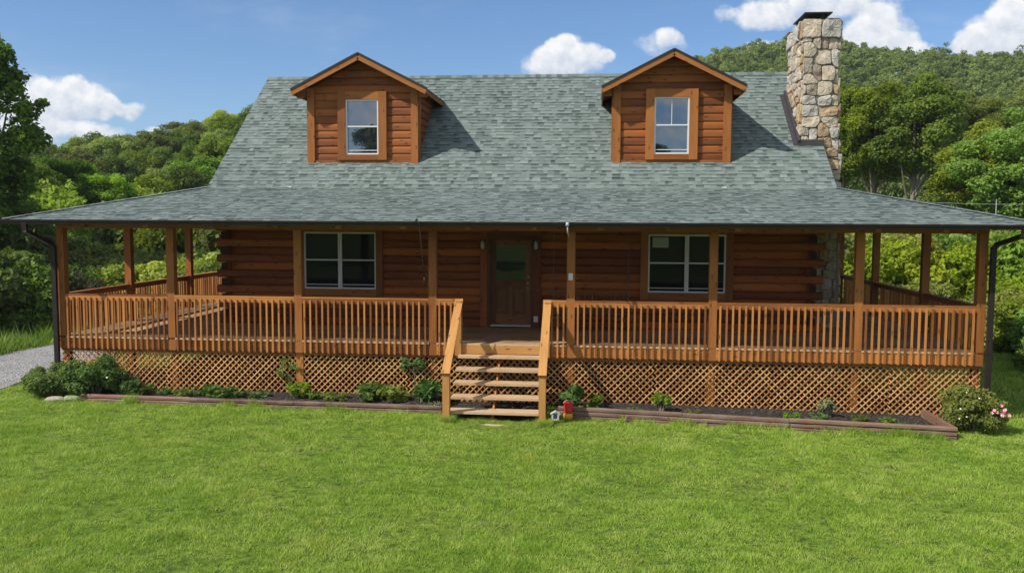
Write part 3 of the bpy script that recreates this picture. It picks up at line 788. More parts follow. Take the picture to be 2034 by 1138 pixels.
for a,b in ((1.3,3.6),(3.6,6.0),(6.0,8.4),(8.4,10.3)): lattice(a+.003,b-.003,-1.30,-.335,.03,True)  # side skirt, mostly unseen, added to darken the view under the deck
for x in (5.495,):
    mb=MB(); mb.box(x-.08,x+.08,.018,.055,-1.22,-.277,.6); mb.build('lattice_batten',M['rail'],house)
# joists and dark beams under the deck
mb=MB()
for k in range(40):
    x=.25+k*.495; mb.box(x,x+.04,.03,WY,-.26,-.036,.3)
mb.build('deck_joists',M['log'],house)['kind']='stuff'

# --- steps
RI,RU=.228,.308
steps=None
for x in (9.93,10.925):
    p,q=Vector((x,-.04,-.36)),Vector((x,-1.50,-.36-1.46*RI/RU))
    st=MB(); st.bar(p,q,.038,.22); o=st.build('porch_steps' if steps is None else 'carriage_board',M['rail'],house if steps is None else steps); steps=steps or o
for k in range(1,6):
    y1=-RU*(k-1)+.02; y0=-RU*k-.025
    mb=MB(); tn=random.uniform(.5,.9); xa,xb=(9.06,10.90)
    mb.box(xa,xb,y0,(y0+y1)/2-.004,-RI*k-.048,-RI*k,tn); mb.box(xa,xb,(y0+y1)/2+.003,y1,-RI*k-.048,-RI*k-.001,tn-.1); mb.build('tread',M['step'],steps)
mb=MB(); mb.box(9.06,10.84,-.06,-.0355,-.215,-.038,.8); mb.build('riser_board',M['newel'],steps)
for x0,x1 in ((8.965,9.12),(10.86,11.01)):
    xm=(x0+x1)/2
    mb=MB(); mb.box(x0+.008,x1-.008,-1.73,-1.59,-1.42,-.375,.7); mb.build('newel_post',M['newel'],steps)
    mb=MB(); mb.box(x0+.02,x1-.02,-.13,.035,-.262,.9145,.6) ; mb.build('newel_post',M['newel'],steps)
    a=Vector((xm,.0,.945)); b=Vector((xm,-1.76,-.36))
    mb=MB(); mb.bar(a,b,.165,.038,.85,(0,0,1)); mb.build('handrail',M['newel'],steps)
    mb=MB(); mb.bar(a+Vector((0,-.05,-.11)),b+Vector((0,.10,-.0)),.036,.10,.6,(0,0,1)); mb.build('rail_board',M['rail'],steps)

# --- dormers
def dormer(xc, muntin, mat_seed):
    h=1.40; yf=3.25; z0=4.067; A=6.67; s=.505; yr=2.85; hw=1.69; ov=yr
    def rz(dx): return A-s*abs(dx)
    def my(z): return BY+(z-BZ)/MS
    d=MB(); z=z0
    wx0,wx1,wz0,wz1=xc-.42,xc+.415,4.245,5.605; tw=.205
    def clipx(zt):           # half width of the wall at height z under the roof
        return max(.0,min(h,(A-.09-zt)/s))
    k=0
    while z<A-.14:
        hh=.19; hw1=clipx(z); 
        if hw1<.05: break
        lo,hi=xc-min(hw1+.0,h),xc+min(hw1,h)
        if z+hh>4.12 and z<5.79-.05:
            segs=[(lo,wx0-tw+.03),(wx1+tw-.03,hi)]
        else: segs=[(lo,hi)]
        for a,b in segs:
            if b-a>.02: log_run(d,a,b,yf,z,hh,-1,.012,.06,lim=lambda zz:(xc-clipx(zz),xc+clipx(zz)))
        z+=hh; k+=1
    tri=[(xc-h,yf+.03,z0-.3),(xc+h,yf+.03,z0-.3),(xc+h,yf+.03,rz(h)-.10),(xc,yf+.03,rz(0)-.10),(xc-h,yf+.03,rz(h)-.10)]
    d.poly(tri,[(p[0],p[2]) for p in tri],.25)
    D=d.build('dormer',M['siding'],house)
    for sg in (-1,1):       # side walls
        w=MB(); z=z0; xs=xc+sg*h
        while z<rz(h)-.05:
            zt=min(z+.19,rz(h)-.02); yb=my(z)+.05
            if yb>yf+.05: log_run(w,yf+.02,yb,xs-sg*.02,z,zt-z,sg,.03,.03,axis='y')
            z+=.19
        w.build('dormer_wall',M['siding'],D)
        c=MB(); x0,x1=sorted((xs-sg*.17,xs+sg*.012))
        c.box(x0,x1,yf-.062,yf+.03,z0-.05,rz(h)-.06,.7); c.box(xs+sg*.013,xs+sg*.045,yf-.05,yf+.13,z0-.05,rz(h)-.06,.6) if False else None
        c.box(*sorted((xs-sg*.005,xs+sg*.048)),yf+.031,yf+.15,z0-.05,rz(h)-.07,.55)
        c.build('corner_board',M['trim'],D)
    c=MB(); c.box(xc-h+.17,xc+h-.17,yf-.045,yf-.0,z0-.03,z0+.035,.5); c.build('base_board',M['trim'],D)
    # roof
    rm=MB(); under=MB(); rk=MB()
    for sg in (-1,1):
        vS=Vector((-sg,0,s)).normalized(); nS=Vector((sg*s,0,1)).normalized(); uS=Vector((0,sg,0)); LS=hw*math.sqrt(1+s*s)
        ze=rz(hw); 
        def sp(t,sg=sg,LS=LS):
            z=ze+(A-ze)*min(1,t/LS); yb=my(z)+.05
            return (ov,yb) if sg>0 else (-yb,-ov)
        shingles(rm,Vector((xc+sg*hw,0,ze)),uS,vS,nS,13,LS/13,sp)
        yb0,yb1=my(ze)+.04,my(A)+.04
        slab(under,[(xc+sg*hw,ov+.01,ze-.004),(xc+sg*hw,yb0,ze-.004),(xc,yb1,A-.004),(xc,ov+.01,A-.004)] if sg<0 else [(xc,ov+.01,A-.004),(xc,yb1,A-.004),(xc+sg*hw,yb0,ze-.004),(xc+sg*hw,ov+.01,ze-.004)],.035,nS)
        # rake boards on the front edge, eave fascia along the side
        off=-.085
        a=Vector((xc+sg*(hw+.0),ov-.02,ze+off)); b=Vector((xc,ov-.02,A+off))
        rk.obox((a+b)/2,(b-a).normalized(),Vector((0,1,0)),(b-a).normalized().cross(Vector((0,1,0))),((b-a).length,.035,.125),.8)
        rk.box(*sorted((xc+sg*(hw-.035),xc+sg*(hw-.002))),ov+.0,yb0+.2,ze-.13,ze-.03,.2)
        # lookout blocks under the eave
        rk.box(*sorted((xc+sg*(h+.05),xc+sg*(hw-.04))),yf-.14,yf-.05,ze-.17,ze-.045,.5)
    x_=ov
    while x_<my(A)-.1:
        tn=rs.uniform(.3,.8)
        for sg in (-1,1):
            f=[(xc,x_,A+.028),(xc,x_+.17,A+.02),(xc+sg*.13,x_+.17,A+.02-.13*s),(xc+sg*.13,x_,A+.028-.13*s)]
            rm.poly(f if sg<0 else f[::-1],None,tn)
        x_+=.15
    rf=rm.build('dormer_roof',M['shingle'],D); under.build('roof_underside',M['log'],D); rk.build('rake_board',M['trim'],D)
    edge=MB()
    for sg in (-1,1):
        a=Vector((xc+sg*(hw+.015),ov-.028,rz(hw)-.004)); b=Vector((xc,ov-.028,A+.004))
        edge.obox((a+b)/2,(b-a).normalized(),Vector((0,1,0)),(b-a).normalized().cross(Vector((0,1,0))),((b-a).length,.05,.050),.0)
    edge.build('drip_edge',M['black'],D)
    window(D,wx0,wx1,wz0,wz1,yf-.02,False,M['glass_up'],tw,muntin,(4.11,5.80),'window_trim')
dormer(6.09,False,1); dormer(13.735,True,2)

# --- fieldstone chimney
def clip_poly(poly, px, py, nx, ny):        # keep the side where (p-(px,py)).n <= 0
    out=[]
    for k in range(len(poly)):
        a,b=poly[k],poly[(k+1)%len(poly)]
        da=(a[0]-px)*nx+(a[1]-py)*ny; db=(b[0]-px)*nx+(b[1]-py)*ny
        if da<=0: out.append(a)
        if da*db<0: t=da/(da-db); out.append((a[0]+(b[0]-a[0])*t,a[1]+(b[1]-a[1])*t))
    return out
def stonework(mb, o, u, v, n, w, h, r, smin=.13, smax=.36, tmax=1.0, hmap=None):
    """fieldstones of mixed sizes covering a w x h face with its lower corner at o"""
    pts=[]; z=0
    while z<h:
        rh=r.uniform(smin,smax); x=r.uniform(-.15,0)
        while x<w+.1:
            rw=rh*r.uniform(.75,1.9)
            pts.append((x+rw/2+r.uniform(-.03,.03),z+rh/2+r.uniform(-.22,.22)*rh)); x+=rw
        z+=rh*.93
    pts=[p for p in pts if r.random()>.12]
    for i,p in enumerate(pts):
        poly=[(0,0),(w,0),(w,h),(0,h)]
        for q in sorted(pts,key=lambda q:(q[0]-p[0])**2+(q[1]-p[1])**2)[1:14]:
            dx,dy=q[0]-p[0],q[1]-p[1]; L=math.hypot(dx,dy)
            if L<1e-4: continue
            # bias the joints towards the level and the plumb, as masons lay them
            if abs(dx)>1.5*abs(dy): nx,ny=dx,dy*.35
            elif abs(dy)>1.2*abs(dx): nx,ny=dx*.3,dy
            else: nx,ny=dx,dy
            l2=math.hypot(nx,ny); poly=clip_poly(poly,p[0]+dx*.5,p[1]+dy*.5,nx/l2,ny/l2)
            if len(poly)<3: break
        if len(poly)<3: continue
        cx=sum(a for a,_ in poly)/len(poly); cy=sum(b for _,b in poly)/len(poly)
        area=abs(sum(poly[k][0]*poly[(k+1)%len(poly)][1]-poly[(k+1)%len(poly)][0]*poly[k][1] for k in range(len(poly))))/2
        if area<.004: continue
        # subdivide and soften the outline
        ring=[]
        for k in range(len(poly)):
            a,b=poly[k],poly[(k+1)%len(poly)]; L=math.hypot(b[0]-a[0],b[1]-a[1]); m_=max(1,int(L/.05))
            for t in range(m_): ring.append((a[0]+(b[0]-a[0])*t/m_,a[1]+(b[1]-a[1])*t/m_))
        for _ in range(1):
            ring=[((ring[k-1][0]+2*ring[k][0]+ring[(k+1)%len(ring)][0])/4,(ring[k-1][1]+2*ring[k][1]+ring[(k+1)%len(ring)][1])/4) for k in range(len(ring))]
        R_=math.sqrt(area); gap=.007/R_*2
        jit=[1+r.uniform(-.06,.03) for _ in ring]; dep=r.uniform(.03,.075); tilt=(r.uniform(-.12,.12),r.uniform(-.12,.12)); tone=r.random()*tmax
        levels=((1-gap,-.01),(1-gap,dep*.72),(.94-gap,dep*.96),(.6,dep+.003),(.25,dep+.005))
        rows=[]
        for f,hh in levels:
            row=[]
            for k,(x,y) in enumerate(ring):
                g=f*jit[k]; X_,Y_=cx+(x-cx)*g,cy+(y-cy)*g
                hz=hh+((x-cx)*tilt[0]+(y-cy)*tilt[1])*(1 if hh>.02 else 0)+(r.uniform(-.007,.007) if hh>.02 else 0)
                if hmap: X_=hmap(X_,Y_)
                row.append(o+u*X_+v*Y_+n*hz)
            rows.append(row)
        m_=len(ring)
        for a,b in zip(rows[:-1],rows[1:]):
            for k in range(m_): mb.poly([a[k],a[(k+1)%m_],b[(k+1)%m_],b[k]],None,tone)
        mb.poly(rows[-1],None,tone)
rc=random.Random(21)
CX0,CY0,CY1=16.96,3.88,5.58
def cxr(z): return 17.92-.034*(z-2.1)
core=MB()
def block(mb,z0,z1,x0,xr0,xr1,y0,y1):
    a=[(x0,y0,z0),(xr0,y0,z0),(xr0,y1,z0),(x0,y1,z0)]; b=[(x0,y0,z1),(xr1,y0,z1),(xr1,y1,z1),(x0,y1,z1)]
    for k in range(4): mb.poly([a[k],a[(k+1)%4],b[(k+1)%4],b[k]])
    mb.poly(b); mb.poly(a[::-1])
block(core,-1.7,4.2,17.28,cxr(-1.7),cxr(4.2),CY0,CY1); block(core,4.0,7.08,CX0,cxr(4),cxr(7.08),CY0,CY1); block(core,7.085,7.52,CX0-.04,17.80,17.81,CY0-.04,CY1+.04)
chim=core.build('chimney',M['mortar'],house)
sm=MB(); U,V=Vector((1,0,0)),Vector((0,0,1))
XP,YP,ZP=Vector((1,0,0)),Vector((0,1,0)),Vector((0,0,1))
stonework(sm,Vector((CX0-.02,CY0,4.22)),XP,ZP,-YP,17.83-CX0,2.88,rc,.14,.40,hmap=lambda x,y:x*(cxr(4.22+y)+.02-CX0)/(17.83-CX0))
stonework(sm,Vector((CX0,CY1,4.4)),-YP,ZP,-XP,CY1-CY0+.02,2.70,rc,.14,.38)
stonework(sm,Vector((CX0-.06,CY0-.04,7.08)),XP,ZP,-YP,17.84-CX0+.05,.46,rc,.30,.46,.66)
stonework(sm,Vector((CX0-.04,CY1+.04,7.08)),-YP,ZP,-XP,CY1-CY0+.10,.44,rc,.28,.44,.66)
stonework(sm,Vector((17.80,CY0-.05,7.08)),YP,ZP,XP,CY1-CY0+.09,.45,rc,.28,.44,.66)
stonework(sm,Vector((0,CY0-.02,-1.3)),YP,ZP,XP,CY1-CY0+.02,8.38,rc,.15,.40) if False else None
s0_=len(sm.v)
stonework(sm,Vector((cxr(-1.3),CY0-.02,-1.3)),YP,ZP,XP,CY1-CY0+.02,8.38,rc,.15,.40)
sm.v[s0_:]=[(x-.034*(z+1.3),y,z) for x,y,z in sm.v[s0_:]]
stonework(sm,Vector((17.26,CY0,-1.3)),XP,ZP,-YP,.62,5.5,rc,.15,.36)
sm.build('masonry',M['stone'],chim)
fl=MB()
zf=lambda y: BZ+MS*(y-BY)
fl.box(CX0-.10,BX1+.01,CY0-.13,CY0-.085,zf(CY0-.13)-.05,zf(CY0-.13)+.17,.5)
a,b=Vector((CX0-.09,CY0-.11,zf(CY0-.11)+.06)),Vector((CX0-.09,CY1+.05,zf(CY1+.05)+.06)); fl.bar(a,b,.05,.20,.5)
fl.bar(a+Vector((-.05,0,-.045)),b+Vector((-.05,0,-.045)),.14,.02,.5)
fl.build('flashing',M['flash'],chim)
cp=MB(); 
for x,y in ((17.05,4.3),(17.55,4.3),(17.05,5.1),(17.55,5.1)): cp.box(x-.03,x+.03,y-.03,y+.03,7.5,7.70,.5)
cp.box(17.02,17.58,4.35,5.05,7.515,7.60,.3)
cp.obox(Vector((17.30,4.62,7.72)),Vector((1,0,0)),Vector((0,1,0)),Vector((0,0,1)),(.66,1.30,.03),.5)
cp.build('chimney_cap',M['black'],chim)
# small white plates, coloured bright to stand for reflections on the shingles
for px,py in ((578,372),(1438,379)):
    q=at(px,py,2.45); mb=MB(); mb.obox(Vector((q.x,2.36,EZ+PS*(2.36-EY)+.02)),Vector((1,0,0)),vP,nP,(.10,.06,.012),.5); mb.build('roof_glint',M['white'],porch_roof)

# ------------------------------------------------------------------ porch things
sw=thing('porch_swing',(11.9,2.0,.36),'dark wooden slatted porch swing hanging on chains behind the railing','porch swing')
SY=2.05; sxa,sxb=10.95,12.72
mb=MB()
for k in range(5): mb.box(sxa,sxb,SY-.42+k*.095,SY-.345+k*.095,.40,.42)
mb.box(sxa+.05,sxa+.11,SY-.42,SY+.06,.34,.399); mb.box(sxb-.11,sxb-.05,SY-.42,SY+.06,.34,.399); mb.build('seat',M['swing'],sw)
mb=MB()
for k in range(20):
    x=sxa+.04+k*(sxb-sxa-.08)/19; mb.bar((x,SY+.06,.42),(x,SY+.17,.90),.05,.018,None,(0,1,0))
mb.bar((sxa,SY+.155,.915),(sxb,SY+.155,.915),.045,.06); mb.bar((sxa,SY+.075,.44),(sxb,SY+.075,.44),.04,.05); mb.build('backrest',M['swing'],sw)
for x in (sxa+.02,sxb-.02):
    mb=MB(); mb.box(x-.035,x+.035,SY-.45,SY+.10,.64,.67); mb.box(x-.025,x+.025,SY-.42,SY-.36,.42,.639); mb.build('arm',M['swing'],sw)
    mb=MB(); mb.tube([(x,SY-.38,.67),(x,SY-.12,1.65),(x,SY-.12,2.72)],.009,6); mb.tube([(x,SY+.12,.67),(x,SY-.10,1.65)],.009,6); mb.build('chain',M['chain'],sw)
# notice taped inside the window by the swing
pp=MB(); pp.box(13.30,13.68,WY-.012,WY-.006,1.99,2.24,.5); tag(pp.build('paper_notice',M['paper']),'pale sheet of paper in the upper corner of a porch window','paper')
# rod hung from the gutter
mb=MB(); mb.tube([(8.30,-.925,2.625),(8.36,-.93,2.56),(8.42,-.93,1.95),(8.468,-.93,1.45)],.012,6)
mb.tube([(8.468,-.93,1.47),(8.472,-.93,1.40),(8.474,-.93,1.30)],[.02,.03,.012],6)
mb.tube([(8.30,-.925,2.55),(8.29,-.925,2.63),(8.315,-.925,2.66),(8.33,-.925,2.62)],.014,6)
tag(mb.build('hanging_rod',M['gutter'],None,True),'thin slanting metal rod hanging from the gutter near the steps','rod')
mb=MB(); mb.tube([(11.37,-.93,2.60),(11.37,-.93,2.53)],[.028,.04],10); mb.tube([(11.37,-.93,2.53),(11.375,-.90,2.40),(11.40,-.60,2.30)],.014,6)
tag(mb.build('gutter_hook',M['grey'],None,True),'small pale grey hook on the gutter above a porch post','hook')

# ------------------------------------------------------------------ garden beds
def bed_edge(x0,y0,z0,x1,y1,z1,n,label,back=None):
    t=thing('timber_edging',((x0+x1)/2,(y0+y1)/2,min(z0,z1)),label,'garden edging','timber edgings of the flower beds')
    hh=.085; r=random.Random(int(x0*10))
    L=math.hypot(x1-x0,y1-y0)
    for k in range(n):
        cuts=[0]; 
        while cuts[-1]<L-1.0: cuts.append(min(L,cuts[-1]+r.uniform(1.9,2.5)))
        cuts[-1]=L
        for a,b in zip(cuts[:-1],cuts[1:]):
            mb=MB(); f=lambda s: Vector((x0+(x1-x0)*s/L,y0+(y1-y0)*s/L,z0+(z1-z0)*s/L+hh*(k+.5)))
            j=Vector((0,r.uniform(-.012,.012),r.uniform(-.006,.006)))
            d_=(f(b)-f(a)).normalized(); side=Vector((-d_.y,d_.x,0)).normalized(); upv=d_.cross(side)*-1
            upv=Vector((0,0,1)); pts=[]; n8=10; tn=r.random()
            ring=[]
            for q in range(n8):
                th=2*math.pi*(q+.5)/n8; ca,sa=math.cos(th),math.sin(th)
                pw=.55; ring.append((math.copysign(abs(ca)**pw,ca)*.055,math.copysign(abs(sa)**pw,sa)*hh*.5))
            m_=max(4,int((b-a)/.25)); rows=[]
            for i in range(m_+1):
                s=a+.004+(b-a-.008)*i/m_; c=f(s)+j
                rows.append([c+side*(u_+r.uniform(-.004,.004))+upv*(w_+r.uniform(-.004,.004)) for u_,w_ in ring])
            ou=r.uniform(0,40)
            for i in range(m_):
                for q in range(n8):
                    q2=(q+1)%n8
                    mb.poly([rows[i][q],rows[i][q2],rows[i+1][q2],rows[i+1][q]][::-1],[(ou+i*.25,q*.035),(ou+i*.25,q*.035+.035),(ou+i*.25+.25,q*.035+.035),(ou+i*.25+.25,q*.035)][::-1],tn)
            mb.poly(rows[0]); mb.poly(rows[-1][::-1]); mb.build('timber',M['timber'],t)
    if back is not None:
        xb,yb=back
        for k in range(n):
            mb=MB(); mb.bar((x1-.05,y1+.06,z1+hh*(k+.5)),(xb,yb,z1+hh*(k+.5)),.10,hh*.96); mb.build('timber',M['timber'],t)
bed_edge(1.0,-.93,gz1(1,-1)-.02,8.84,-1.0,gz1(8.8,-1)-.015,2,'low reddish timber edging of the flower bed by the driveway')
bed_edge(11.22,-1.02,gz1(11.2,-1)-.02,18.72,-1.62,gz1(18.7,-1.6)-.03,3,'weathered timber edging of the flower bed ending at the pink flowered bush',(18.66,-.1))
mb=MB()
for a,b,ya,yb in ((.95,8.9,-.92,-.98),(11.2,18.66,-1.0,-1.58)):
    n=30
    for i in range(n):
        x0=a+(b-a)*i/n; x1=a+(b-a)*(i+1)/n
        rows=[]
        for x,t in ((x0,i/n),(x1,(i+1)/n)):
            yy=ya+(yb-ya)*t+.02; zb_=float(np.interp(x,[0,3,8.5,11,14.3,17.3,19.8],[-1.22,-1.19,-1.14,-1.20,-1.25,-1.31,-1.35]))
            rows.append([(x,yy,gz1(x,yy)+(.11 if a<5 else .13)),(x,yy*.5,(zb_+gz1(x,yy)+.11)/2+.02*math.sin(x*5)),(x,.06,zb_)])
        for k in range(2): mb.poly([rows[0][k],rows[1][k],rows[1][k+1],rows[0][k+1]])
P_=[[Vector((x,y,gz1(x,y)+.025)) for y in (.062,1.4,WY+.1)] for x in np.linspace(.1,19.7,24)]
for i in range(23):
    for j in range(2): mb.poly([P_[i][j],P_[i+1][j],P_[i+1][j+1],P_[i][j+1]])
P_=[[Vector((x,y,gz1(x,y)+.03)) for y in (-1.38,-.7,.055)] for x in np.linspace(9.0,10.95,8)]
for i in range(7):
    for j in range(2): mb.poly([P_[i][j],P_[i+1][j],P_[i+1][j+1],P_[i][j+1]])
tag(mb.build('bed_soil',M['mulch']),kind='structure')
# bare patch below the steps
def patch(name,cx,cy,rx,ry,mat):
    mb=MB(); n=70; r=random.Random(int(cx*100)); ph=[r.uniform(0,6) for _ in range(4)]; c=Vector((cx,cy,gz1(cx,cy)+.012))
    ring=[]
    for k in range(n):
        t=2*math.pi*k/n; s=.8+.22*math.sin(2*t+ph[0])+.16*math.sin(5*t+ph[1])+.12*math.sin(11*t+ph[2])+r.uniform(-.1,.1); x,y=cx+rx*s*math.cos(t),cy+ry*s*math.sin(t); ring.append(Vector((x,y,gz1(x,y)-.004)))
    for k in range(n): mb.poly([c,ring[k],ring[(k+1)%n]])
    return tag(mb.build(name,mat),kind='structure')
patch('bare_soil',10.0,-1.86,.42,.11,M['dirt'])
def rock(name,c,s,label,seed,mat=None,rot=0):
    r=random.Random(seed); mb=MB(); nu,nv=12,7; pts=[]
    for j in range(nv+1):
        row=[]
        for i in range(nu):
            th=2*math.pi*i/nu; ph=math.pi*j/nv
            d_=Vector((math.copysign(abs(math.cos(th))**.7,math.cos(th))*math.sin(ph)**.7,math.copysign(abs(math.sin(th))**.7,math.sin(th))*math.sin(ph)**.7,math.cos(ph)))
            k=1+r.uniform(-.10,.10) if 0<j<nv else 1
            x,y=d_.x*s[0]*k,d_.y*s[1]*k; row.append(Vector((c[0]+x*math.cos(rot)-y*math.sin(rot),c[1]+x*math.sin(rot)+y*math.cos(rot),c[2]+d_.z*s[2]*k)))
        pts.append(row)
    for j in range(nv):
        for i in range(nu):
            i2=(i+1)%nu; mb.poly([pts[j][i],pts[j+1][i],pts[j+1][i2],pts[j][i2]],None,r.random())
    o=mb.build(name,mat or M['rock'],None,True); return tag(o,label,'stone',None) if label else o
rock('edging_stone',(.50,-1.08,gz1(.5,-1)+.04),(.20,.10,.075),'flat tan stone beside the bush near the driveway',3,rot=.25)
rock('edging_stone',(.86,-1.02,gz1(.8,-1)+.05),(.19,.10,.085),'mossy greenish stone butting against the timber edging',4,plain('mossy_stone',(.24,.27,.12),.95,var=.35,scale=9),.2)
for k,(x,y,s) in enumerate(((9.45,-.75,.07),(9.6,-.55,.06),(10.55,-.6,.08),(10.35,-.8,.05))):
    tag(rock('small_rock',(x,y,gz1(x,y)+s*.5),(s*1.3,s,s*.8),None,20+k),'small pale rock lying on the ground under the steps','rock','rocks under the steps')
mb=MB(); mb.tube([(10.0+.09*k,-.75+.12*math.sin(k*.9),gz1(10,-.8)+.06+.05*math.sin(k*.7)**2) for k in range(10)],.02,8)
tag(mb.build('garden_hose',M['hose'],None,True),'black hose lying in the shade under the steps','hose')
# red and yellow lantern, small grey-white box
zl=gz1(11.43,-1.25)+.03
t=thing('garden_lantern',(11.43,-1.22,zl),'red plastic bucket standing on a round yellow tub beside the steps','bucket')
mb=MB(); mb.tube([(11.43,-1.22,zl-.02),(11.43,-1.22,zl+.06),(11.43,-1.22,zl+.10),(11.43,-1.22,zl+.12)],[.09,.098,.09,.06],16); mb.build('base',M['yellow'],t,True)
mb=MB(); mb.tube([(11.43,-1.22,zl+.121),(11.43,-1.22,zl+.16),(11.43,-1.22,zl+.31),(11.43,-1.22,zl+.325)],[.075,.078,.092,.092],16); mb.tube([(11.43,-1.22,zl+.31),(11.43,-1.22,zl+.33)],.097,16); mb.build('body',M['red'],t,True)
mb=MB(); mb.tube([(11.43+.095*math.cos(a_),-1.22-.02,zl+.315+.06*math.sin(a_)) for a_ in np.linspace(0,math.pi,9)],.005,5); mb.build('bail_handle',M['grey'],t)
zb0=gz1(11.18,-1.25)
t=thing('bird_box',(11.18,-1.22,zb0),'small white box with a dark opening on the grass beside the steps','box')
mb=MB(); x0,x1,y0,y1=11.10,11.25,-1.30,-1.15
mb.box(x0,x1,y0,y1,zb0-.01,zb0+.03,.5); mb.box(x0,x0+.035,y0,y1,zb0+.0305,zb0+.12,.5); mb.box(x1-.035,x1,y0,y1,zb0+.0305,zb0+.12,.5); mb.box(x0,x1,y1-.02,y1-.001,zb0+.0305,zb0+.12,.5); mb.build('body',M['grey'],t)
mb=MB(); mb.bar(((x0+x1)/2,y0-.01,zb0+.165),((x0+x1)/2,y1+.01,zb0+.165),.02,.03,.5)
for sg in (-1,1):
    a=Vector(((x0+x1)/2+sg*.1,(y0+y1)/2,zb0+.115)); b=Vector(((x0+x1)/2,(y0+y1)/2,zb0+.175)); dd=(b-a).normalized()
    mb.obox((a+b)/2,dd,Vector((0,1,0)),dd.cross(Vector((0,1,0))),((b-a).length*.9,.16,.012),.5)
mb.build('lid',M['grey'],t)

# ------------------------------------------------------------------ plants and trees
def leaf_cloud(rng, clumps, n, size, elong=1.5, up=.35, fill=.40):
    """n leaf-sized quads spread through the clumps (x,y,z,r rows); returns coordinates and tones"""
    cl=np.array(clumps,float); w=cl[:,3]**2; w/=w.sum()
    ci=rng.choice(len(cl),n,p=w)
    d=rng.normal(size=(n,3)); d/=np.linalg.norm(d,axis=1,keepdims=True)
    d[:,2]=np.where((d[:,2]<-.3)&(rng.random(n)<.5),-d[:,2],d[:,2])
    rad=cl[ci,3]*(fill+(1.08-fill)*rng.random(n)**.5)*(1+.25*np.sin(d[:,0]*5+ci)*np.sin(d[:,1]*5+ci*2)*np.sin(d[:,2]*5+ci*.7)*1.6)
    sq=cl[ci,4:5] if cl.shape[1]>4 else 1.0
    pos=cl[ci,:3]+d*rad[:,None]*np.concatenate([np.ones((n,2)),np.ones((n,1))*sq],1)
    nr=d*.75+rng.normal(size=(n,3))*.55+np.array([0,0,up]); nr/=np.linalg.norm(nr,axis=1,keepdims=True)
    t1=np.cross(nr,rng.normal(size=(n,3))); t1/=np.linalg.norm(t1,axis=1,keepdims=True); t2=np.cross(nr,t1)
    s=size*(.6+.8*rng.random(n))[:,None]
    a=t1*s*elong*.5; b=t2*s*.5; fold=nr*s*.16
    co=np.stack([pos-a, pos-b*.9+fold*.3-a*.1, pos+a, pos+b*.9+fold*.3-a*.1],1).reshape(-1,3)
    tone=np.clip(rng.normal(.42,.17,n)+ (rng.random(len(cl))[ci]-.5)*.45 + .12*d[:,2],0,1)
    return co,tone
def crown_clumps(rng, c, R_, H, k, rc_):
    out=[]
    for i in range(k):
        d=rng.normal(size=3); d/=np.linalg.norm(d); d[2]=d[2]*.9+.12
        f=rng.uniform(.55,.95)*(1 if d[2]>-.2 else .85)
        out.append((c[0]+d[0]*R_*f, c[1]+d[1]*R_*f, c[2]+d[2]*H*f, rc_*rng.uniform(.65,1.25), rng.uniform(.7,.95)))
    return out
def tree_mesh(seed,R_,H,base,k,rc_,n,size,leaf,trunk_r,lobes=None,th=None):
    """a broadleaf tree, foot at the origin: trunk with limbs, crown of leaf clumps"""
    rng=np.random.default_rng(seed); r=random.Random(seed)
    cl=crown_clumps(rng,(0,0,base+H),R_,H,k,rc_)
    for L in (lobes or []): cl+=crown_clumps(rng,L[:3],L[3],L[4],int(L[5]),L[6])
    co,tn=leaf_cloud(rng,cl,n,size)
    crown=qmesh('crown',co,4,tn,leaf)
    mb=MB(); top=base+H*1.3
    mb.tube([(0,0,-.3),(.05,.03,top*.25),(-.08,.06,top*.55),(.05,-.05,top)],[trunk_r*1.25,trunk_r,trunk_r*.7,trunk_r*.18],9)
    for i in range(min(14,len(cl))):
        c=cl[(i*3)%len(cl)]; z0=top*(.3+.45*i/14)
        p0=Vector((0,0,z0)); p2=Vector(c[:3]); p1=(p0+p2)/2+Vector((0,0,-.12*(p2-p0).length))
        mb.tube([p0,p1,p2],[trunk_r*.42,trunk_r*.26,trunk_r*.06],6,cap=False)
    me=MBmesh(mb,'trunk',M['bark'])
    return crown,me
def MBmesh(mb,name,mat):
    me=bpy.data.meshes.new(name); me.from_pydata(mb.v,[],mb.f)
    ul=me.uv_layers.new(name='UVMap'); ul.data.foreach_set('uv',np.array(mb.uv,dtype=np.float32).ravel())
    a=me.attributes.new('tone','FLOAT','FACE'); a.data.foreach_set('value',np.array(mb.t,dtype=np.float32))
    me.polygons.foreach_set('use_smooth',[True]*len(me.polygons)); me.materials.append(mat); me.update(); return me
def place(name,meshes,loc,scale,rot,label,cat,group=None):
    o=bpy.data.objects.new(name,None); C.objects.link(o); o.location=loc; o.rotation_euler=(0,0,rot); o.scale=scale if isinstance(scale,(tuple,list)) else (scale,)*3
    tag(o,label,cat,group)
    for nm,me in meshes:
        c=bpy.data.objects.new(nm,me); C.objects.link(c); c.parent=o
    return o
def ground_pt(px,Y): q=at(px,400,Y); return Vector((q.x,Y,gz1(q.x,Y)))

TV={}
def variant(key,*a,**k):
    if key not in TV: TV[key]=tree_mesh(*a,**k)
    cr,tr=TV[key]; return (('trunk',tr),('crown',cr))
